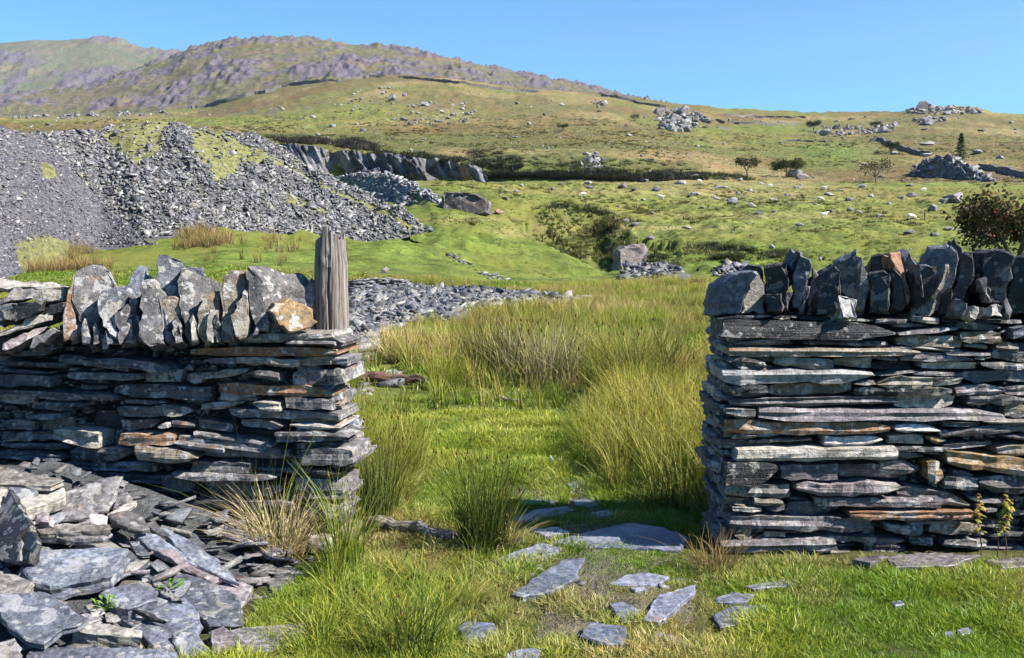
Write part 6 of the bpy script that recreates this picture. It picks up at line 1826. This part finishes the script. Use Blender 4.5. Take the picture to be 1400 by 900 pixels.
# ================================================================== single clumps one can point at
def real_clump(name, label, px, py, n, h, spread, width, lean, basec, tipc, seedh, dead, ymin=1.5, cat="rush clump", droop=.6):
    c = hit(px, py, ymin)
    me = blade_clump(name, n, h, spread, width, lean, random.Random(int(px)), 4, basec, tipc, seedh, droop, MAT_LEAF2, 0, (.17, .09, .04))
    return tag(mesh_obj(name, me, None, c + Vector((0, 0, -.01))), label, cat)
MAT_LEAF2 = leaf_material("rush_leaf", 1.0)
real_clump("rush_clump", "upright dark green clump of rushes left of the path slabs", 662, 752, 330, .60, .115, .0042, .38, (.05, .075, .02), (.17, .20, .04), .16, 0)
real_clump("rush_clump", "wispy green rush clump low in front of the slates, left of the path", 560, 895, 170, .34, .12, .0038, .7, (.05, .08, .02), (.20, .24, .05), .12, 0)
real_clump("rush_clump", "tall thin rushes hugging the end of the left wall", 512, 712, 240, .62, .10, .0042, .30, (.08, .11, .03), (.24, .27, .07), .25, 0)
real_clump("dead_grass", "straw coloured dead grass drooping at the right of the rush clump", 690, 752, 110, .26, .05, .0035, 1.0, (.3, .24, .1), (.55, .42, .2), 0, 0, cat="grass clump")
real_clump("dry_grass_clump", "dry straw and green grass clump growing at the foot of the left wall", 384, 768, 340, .46, .10, .0038, .75, (.55, .44, .20), (.80, .66, .38), .04, 0, cat="grass clump")
real_clump("green_grass_clump", "long green arching stems rising out of the dry clump", 370, 768, 40, .85, .08, .0035, .62, (.12, .16, .03), (.24, .28, .07), .2, 0, cat="grass clump")
real_clump("dry_grass_clump", "small reddish dry grass clump at the left foot of the right wall", 978, 778, 150, .22, .10, .0035, .8, (.2, .16, .06), (.42, .30, .13), .1, 0, cat="grass clump")
real_clump("rush_clump", "big pale bleached rush clump in the middle of the field", 745, 522, 420, .78, .50, .009, .55, (.22, .2, .09), (.50, .44, .24), .05, 0, 4)
real_clump("rush_clump", "dark tall rush clump left of the pale bleached one", 680, 516, 300, .80, .32, .009, .30, (.08, .085, .03), (.20, .17, .06), .05, 0, 4)
real_clump("rush_clump", "bushy green rush clump right of the pale bleached one", 880, 545, 420, .90, .38, .008, .62, (.09, .12, .03), (.22, .26, .06), .05, 0, 4)

# weeds by the right wall
def weed(px, py, ph, label, seed):
    r = random.Random(seed); c = hit(px, py, 1.5); c.y = min(c.y, WY - .10)
    H = ph / F * c.y
    root = thing("weed_plant", label, "plant", c)
    V, Fc = [], []
    bend = r.uniform(-.05, .05)
    def ctr(f): return Vector((bend * f * f + .006 * math.sin(f * 9), .01 * math.sin(f * 5), H * f))
    for k in range(11):
        p = ctr(k / 10); rr = .0032 * (1 - .5 * k / 10)
        for i in range(5): V.append(p + Vector((rr * math.cos(i * 1.257), rr * math.sin(i * 1.257), 0)))
    for k in range(10):
        for i in range(5): Fc.append((k * 5 + i, k * 5 + (i + 1) % 5, k * 5 + 5 + (i + 1) % 5, k * 5 + 5 + i))
    me = make_mesh("stem", V, Fc, MAT_LEAF2, (.25, .17, .12, 1)); mesh_obj("stem", me, root, c)
    nl = int(14 + H * 60)
    for k in range(nl):
        f = 1 - (k / nl) * .62; p = c + ctr(f); a = k * 2.4 + r.uniform(-.4, .4); s = .024 * r.uniform(.7, 1.2) * (1.0 if f < .95 else .6)
        Lv = [(0, 0, 0), (.5 * s, .42 * s, .1 * s), (1.05 * s, .36 * s, -.05 * s), (1.5 * s, 0, -.35 * s), (1.05 * s, -.36 * s, -.05 * s), (.5 * s, -.42 * s, .1 * s), (.9 * s, 0, .12 * s)]
        g = r.random(); t = (.30 + .2 * g, .36 + .05 * g, .07, 1) if r.random() < .7 else (.40, .26, .09, 1)
        me = make_mesh("leaf", Lv, [(0, 1, 6), (1, 2, 6), (2, 3, 6), (3, 4, 6), (4, 5, 6), (5, 0, 6)], MAT_LEAF2, t)
        mesh_obj("leaf", me, root, p, (r.uniform(-.3, .3), r.uniform(-.3, .6), a))
weed(1334, 760, 94, "yellow green leafy weed in front of the right wall, leftmost of three", 1)
weed(1353, 758, 86, "thin bare stemmed weed with a leafy tip, the middle of three", 2)
weed(1368, 760, 96, "bushiest leafy weed leaning right, nearest the right edge", 3)
def fern(px, py, label, seed, onheap=True):
    r = random.Random(seed); c = hit_heap(px, py, .03) if onheap else hit(px, py, 1.5)
    root = thing("small_plant", label, "plant", c)
    for k in range(26):
        s = r.uniform(.012, .022); a = r.uniform(0, 6.28); d = r.uniform(0, .045)
        me = make_mesh("leaf", [(0, 0, 0), (s, .4 * s, .2 * s), (1.7 * s, 0, .1 * s), (s, -.4 * s, .2 * s)], [(0, 1, 2, 3)], MAT_LEAF2, (.18, .32, .05, 1))
        mesh_obj("leaf", me, root, c + Vector((d * math.cos(a), d * math.sin(a), r.uniform(0, .03))), (0, r.uniform(-.8, .1), a))
fern(234, 806, "small bright green plant growing between the slabs of the heap", 5)
fern(145, 834, "tiny pale green plant at the corner of a heap slab", 6)

# ================================================================== trees
def tree(px, py, hp, wp, label, kind, name, seed, leafc, dens=1.0, ymin=100, group=None, base=None):
    r = random.Random(seed); c = base or hit(px, py, ymin)
    H = hp * c.y / F; W = wp * c.y / F
    root = thing(name, label, "tree" if "bush" not in name else "bush", c, group)
    V, Fc = [], []
    def limb(a, b, ra, rb_):
        d = (b - a).normalized(); s = d.orthogonal().normalized(); u = d.cross(s); i0 = len(V)
        for q, rr in ((a, ra), (a.lerp(b, .5) + s * ra * .5, (ra + rb_) / 2), (b, rb_)):
            for i in range(5): V.append(q + s * rr * math.cos(i * 1.257) + u * rr * math.sin(i * 1.257))
        for k in range(2):
            for i in range(5): Fc.append((i0 + k * 5 + i, i0 + k * 5 + (i + 1) % 5, i0 + k * 5 + 5 + (i + 1) % 5, i0 + k * 5 + 5 + i))
    if kind == "conifer":
        limb(Vector((0, 0, -.2)), Vector((0, 0, H)), H * .025, H * .004)
        me = make_mesh("trunk", V, Fc, MAT_LOG, (1, .8, .7, 1)); mesh_obj("trunk", me, root, c)
        LV, LF, LC = [], [], []
        for k in range(int(1500 * dens)):
            f = r.random() ** .8; a = r.uniform(0, 6.28); rad = W / 2 * (1 - f) ** .8 * (0.75 + .35 * math.sin(f * 46 + a)) * math.sqrt(r.random()) + .02
            p = Vector((rad * math.cos(a), rad * math.sin(a), H * (.05 + .95 * f) - rad * .25))
            s = H * .06 * r.uniform(.6, 1.3)
            dv = Vector((math.cos(a), math.sin(a), -.35)) * s; sv = Vector((-math.sin(a), math.cos(a), r.uniform(-.3, .3))) * s * .4
            i = len(LV); LV += [p - sv, p + sv, p + dv]; LF.append((i, i + 1, i + 2)); q = r.uniform(.6, 1.3); LC += [(leafc[0] * q, leafc[1] * q, leafc[2] * q, 1)] * 3
        me = fast_mesh("crown", np.array(LV), np.array(LF), MAT_LEAF, np.array(LC)); mesh_obj("crown", me, root, c); return
    th = H * (.22 if kind == "hawthorn" else .12)
    lean = r.uniform(-.08, .08) * H
    top = Vector((lean, 0, th)); limb(Vector((0, 0, -.2)), top, H * .045, H * .03)
    tips = []
    for k in range(7):
        a = k * .9 + r.uniform(-.3, .3); e = top + Vector((math.cos(a) * W * .22, math.sin(a) * W * .22, H * r.uniform(.18, .36)))
        limb(top, e, H * .02, H * .01)
        for j in range(4):
            b = a + r.uniform(-.9, .9); e2 = e + Vector((math.cos(b) * W * r.uniform(.08, .24), math.sin(b) * W * .2, H * r.uniform(.04, .26)))
            limb(e, e2, H * .009, H * .003); tips.append(e2)
            for m in range(2):
                b2 = b + r.uniform(-1, 1); e3 = e2 + Vector((math.cos(b2) * W * .08, math.sin(b2) * W * .08, H * r.uniform(-.02, .1))); limb(e2, e3, H * .004, H * .0015); tips.append(e3)
    me = make_mesh("trunk", V, Fc, MAT_LOG, (.8, .7, .65, 1)); mesh_obj("trunk", me, root, c)
    LV, LF, LC = [], [], []
    nl = int(2400 * dens)
    for k in range(nl):
        t0 = r.choice(tips); p = t0 + Vector((r.gauss(0, W * .085), r.gauss(0, W * .085), r.gauss(0, H * .075)))
        s = H * .036 * r.uniform(.6, 1.5) * (.5 if name == 'rowan_bush' else 1)
        n = Vector((r.gauss(0, 1), r.gauss(0, 1), r.gauss(0, 1) + .4)).normalized(); u = n.orthogonal().normalized(); v = n.cross(u)
        i = len(LV); LV += [p - u * s, p + v * s * .6, p + u * s, p - v * s * .6]; LF.append((i, i + 1, i + 2, i + 3))
        lc = leafc if r.random() > .05 or name != "rowan_bush" else (.20, .06, .035); q = r.uniform(.6, 1.35)
        LC += [(lc[0] * q, lc[1] * q, lc[2] * q, 1)] * 4
    me = fast_mesh("crown", np.array(LV), np.array(LF), MAT_LEAF, np.array(LC)); mesh_obj("crown", me, root, c)
tree(1022, 240, 27, 33, "sparse dark hawthorn, left of the two standing by the pasture edge", "hawthorn", "hawthorn_tree", 1, (.07, .08, .035), .55)
tree(1074, 243, 29, 38, "round leafy hawthorn above the pinkish block, fullest of the hillside trees", "hawthorn", "hawthorn_tree", 2, (.075, .10, .035), 1.3)
tree(1198, 250, 34, 40, "almost bare spreading hawthorn standing alone left of the spoil cone", "hawthorn", "hawthorn_tree", 3, (.12, .10, .06), .28)
tree(1313, 221, 38, 26, "small dark green conifer on the hillside above the spoil cone", "conifer", "conifer_tree", 4, (.04, .075, .045), 1.0, 138)
tree(1112, 180, 16, 18, "small round tree near the strewn rocks on the upper moor", "hawthorn", "hawthorn_tree", 5, (.05, .07, .035), .8, 138)
tree(1196, 178, 13, 13, "tiny tree right of the strewn rocks on the upper moor", "hawthorn", "hawthorn_tree", 6, (.06, .075, .04), .5, 138)
tree(770, 179, 11, 15, "tiny dark bush alone high on the central moor", "hawthorn", "small_bush", 7, (.05, .075, .03), .6, 138)
tree(868, 166, 10, 11, "faint small tree left of the rock jumble", "hawthorn", "small_bush", 8, (.07, .09, .045), .4, 138)
tree(1218, 210, 17, 20, "small dark pine beside the winding wall on the right hillside", "hawthorn", "pine_tree", 9, (.045, .07, .035), .8, 138)
rbp = P(1385, 362, 36.0); 
tree(1412, 350, 160, 118, "large rowan bush with reddish leaves standing behind the right wall at the edge", "bush", "rowan_bush", 10, (.12, .11, .05), 3.0, 30, None, Vector((rbp.x, 36.0, float(ground_z(1385, 36.0)))))
tree(905, 362, 20, 17, "small green shrub right of the pale lichened boulder", "bush", "small_bush", 11, (.10, .13, .05), .5, 40)

# ================================================================== sheep
MW = NT("fleece"); nn_ = MW.noise(MW.n("TexCoord").outputs[3], 14.0, 3)
bsf = MW.n("BsdfPrincipled", None, Base_Color=MW.mix(nn_, (.55, .52, .45, 1), (.8, .78, .72, 1)), Roughness=.95); MW.t.links.new(bsf.outputs[0], MW.out.inputs[0])
def sheep_mesh(graze):
    sk = [((-.48, 0, .62), .17), ((-.2, 0, .64), .26), ((.15, 0, .64), .25), ((.42, 0, .66), .17)]
    if graze: sk += [((.62, 0, .48), .10), ((.74, 0, .24), .085), ((.84, 0, .13), .05)]
    else: sk += [((.56, 0, .84), .11), ((.70, 0, .94), .10), ((.86, 0, .88), .055)]
    E = [(i, i + 1) for i in range(len(sk) - 1)]
    for (b, x) in ((3, .36), (1, -.34)):
        for s in (-1, 1):
            i = len(sk); bx = x
            sk += [((bx, .11 * s, .46), .075), ((bx + (.02 if b == 3 else -.05), .11 * s, .24), .035), ((bx, .11 * s, .02), .03)]
            E += [(b, i), (i, i + 1), (i + 1, i + 2)]
    for s in (-1, 1):
        i = len(sk); hx, hz = ((.68, .30) if graze else (.66, .98)); sk.append(((hx, .15 * s, hz), .03)); E.append((5, i))
    i = len(sk); sk.append(((-.62, 0, .48), .04)); E.append((0, i))
    me = bpy.data.meshes.new("sheep"); me.from_pydata([a for a, b in sk], E, []); me.materials.append(MW.m)
    o = bpy.data.objects.new("sheep", me); COL.objects.link(o)
    m = o.modifiers.new("skin", 'SKIN'); 
    sv = me.skin_vertices[0] if len(me.skin_vertices) else None
    if sv is None:
        import bmesh
        bm = bmesh.new(); bm.from_mesh(me); bm.verts.layers.skin.verify(); bm.to_mesh(me); bm.free(); sv = me.skin_vertices[0]
    for k, (a, b) in enumerate(sk): sv.data[k].radius = (b, b)
    sv.data[1].use_root = True
    ss = o.modifiers.new("sub", 'SUBSURF'); ss.levels = 1; ss.render_levels = 1
    return o
SA, SB = sheep_mesh(True), sheep_mesh(False)
sheep = [(797, 269, 8, 'A', "white sheep grazing alone above the tussocky gully"), (904, 273, 6, 'B', "white sheep facing away among dark boulders near the quarry bank"), (1246, 300, 11, 'A', "white sheep grazing beside the thin fence post"),
    (1121, 275, 8, 'A', "white sheep in mid pasture below the bare patch of boulders"), (1127, 260, 9, 'B', "white sheep standing between the pinkish block and the bare hawthorn"), (1053, 257, 10, 'A', "white sheep right below the round hawthorn"), (956, 250, 9, 'A', "white sheep at the top of the pasture left of the hawthorns"), (1126, 298, 9, 'B', "white sheep low in the pasture among pale stones"), (1263, 262, 8, 'A', "white sheep high on the right, left of the purple boulder")]
ua = ub = False
for (px, py, w, k, lab) in sheep:
    src = SA if k == 'A' else SB
    p = hit(px, py, 60)
    if (k == 'A' and not ua) or (k == 'B' and not ub): o = src; ua |= k == 'A'; ub |= k == 'B'
    else: o = src.copy(); COL.objects.link(o)
    s = max(.55, min(1.0, w * p.y / F / 1.7)); o.location = p; o.scale = (s, s, s); o.rotation_euler = (0, 0, random.uniform(-.5, .5) + (math.pi if random.random() < .5 else 0))
    tag(o, lab, "sheep", "sheep grazing in the pasture")
fp = hit(1264, 301, 60)
rod("fence_post", fp - Vector((0, 0, .2)), fp + Vector((0, 0, 14 / F * fp.y)), .07, .06, MAT_LOG, "thin dark fence post standing alone in the pasture", "post", n=6, m=3)

# ================================================================== only the 300 largest of a kind of part stay single
def thin_parts(limit=300):
    kids = {}
    for o in COL.objects:
        if o.parent is not None and o.type == 'MESH' and o.get("kind") != "stuff":
            kids.setdefault((o.parent.name, o.name.split('.')[0]), []).append(o)
    for (pn, base), L in kids.items():
        if len(L) <= limit: continue
        par = bpy.data.objects[pn]
        def size(o):
            n = len(o.data.vertices); a = np.empty(n * 3, np.float32); o.data.vertices.foreach_get("co", a); a = a.reshape(-1, 3)
            d = (a.max(0) - a.min(0)) * np.array(o.scale); d.sort()
            p = par.location + o.location
            off = 0 if (p.y > 1 and abs(p.x / p.y) < .52) else -10
            return float(d[2] * d[1]) / max(p.y, .5) ** 2 + off
        L.sort(key=size, reverse=True)
        Vs, Fs, Cs, mats = [], [], [], {}
        off = 0; mi = []
        for o in L[limit:]:
            me = o.data; n = len(me.vertices); a = np.empty(n * 3, np.float32); me.vertices.foreach_get("co", a); a = a.reshape(-1, 3)
            M = np.array(Matrix.LocRotScale(o.location, o.rotation_euler, o.scale)); Vs.append(a @ M[:3, :3].T + M[:3, 3])
            Fs += [[v + off for v in p.vertices] for p in me.polygons]
            c = np.empty(n * 4, np.float32); me.color_attributes["tint"].data.foreach_get("color", c); Cs.append(c.reshape(-1, 4))
            off += n; mat = me.materials[0]
        me = bpy.data.meshes.new("small_" + base); me.from_pydata(np.vstack(Vs).tolist(), [], Fs); me.materials.append(mat)
        ca = me.color_attributes.new("tint", 'FLOAT_COLOR', 'POINT'); ca.data.foreach_set("color", np.vstack(Cs).ravel())
        q = bpy.data.objects.new("small_" + base, me); COL.objects.link(q); q.parent = par; q["kind"] = "stuff"
        for o in L[limit:]: bpy.data.objects.remove(o)
        print("joined", pn, base, len(L) - limit)
thin_parts()

# ================================================================== air
hz_me = make_mesh("haze", [(-3200, -60, -3), (3200, -60, -3), (3200, 3900, -3), (-3200, 3900, -3), (-3200, -60, 760), (3200, -60, 760), (3200, 3900, 760), (-3200, 3900, 760)],
    [[3, 2, 1, 0], [4, 5, 6, 7], [0, 1, 5, 4], [1, 2, 6, 5], [2, 3, 7, 6], [3, 0, 4, 7]])
hm = bpy.data.materials.new("air"); hm.use_nodes = True; ht = hm.node_tree; ht.nodes.clear()
ho = ht.nodes.new("ShaderNodeOutputMaterial"); hv = ht.nodes.new("ShaderNodeVolumePrincipled")
hv.inputs["Color"].default_value = (.80, .90, 1.0, 1); hv.inputs["Density"].default_value = 0.000045; hv.inputs["Anisotropy"].default_value = 0.2
ht.links.new(hv.outputs[0], ho.inputs["Volume"]); hz_me.materials.append(hm)
hz_o = mesh_obj("haze", hz_me); hz_o["kind"] = "stuff"
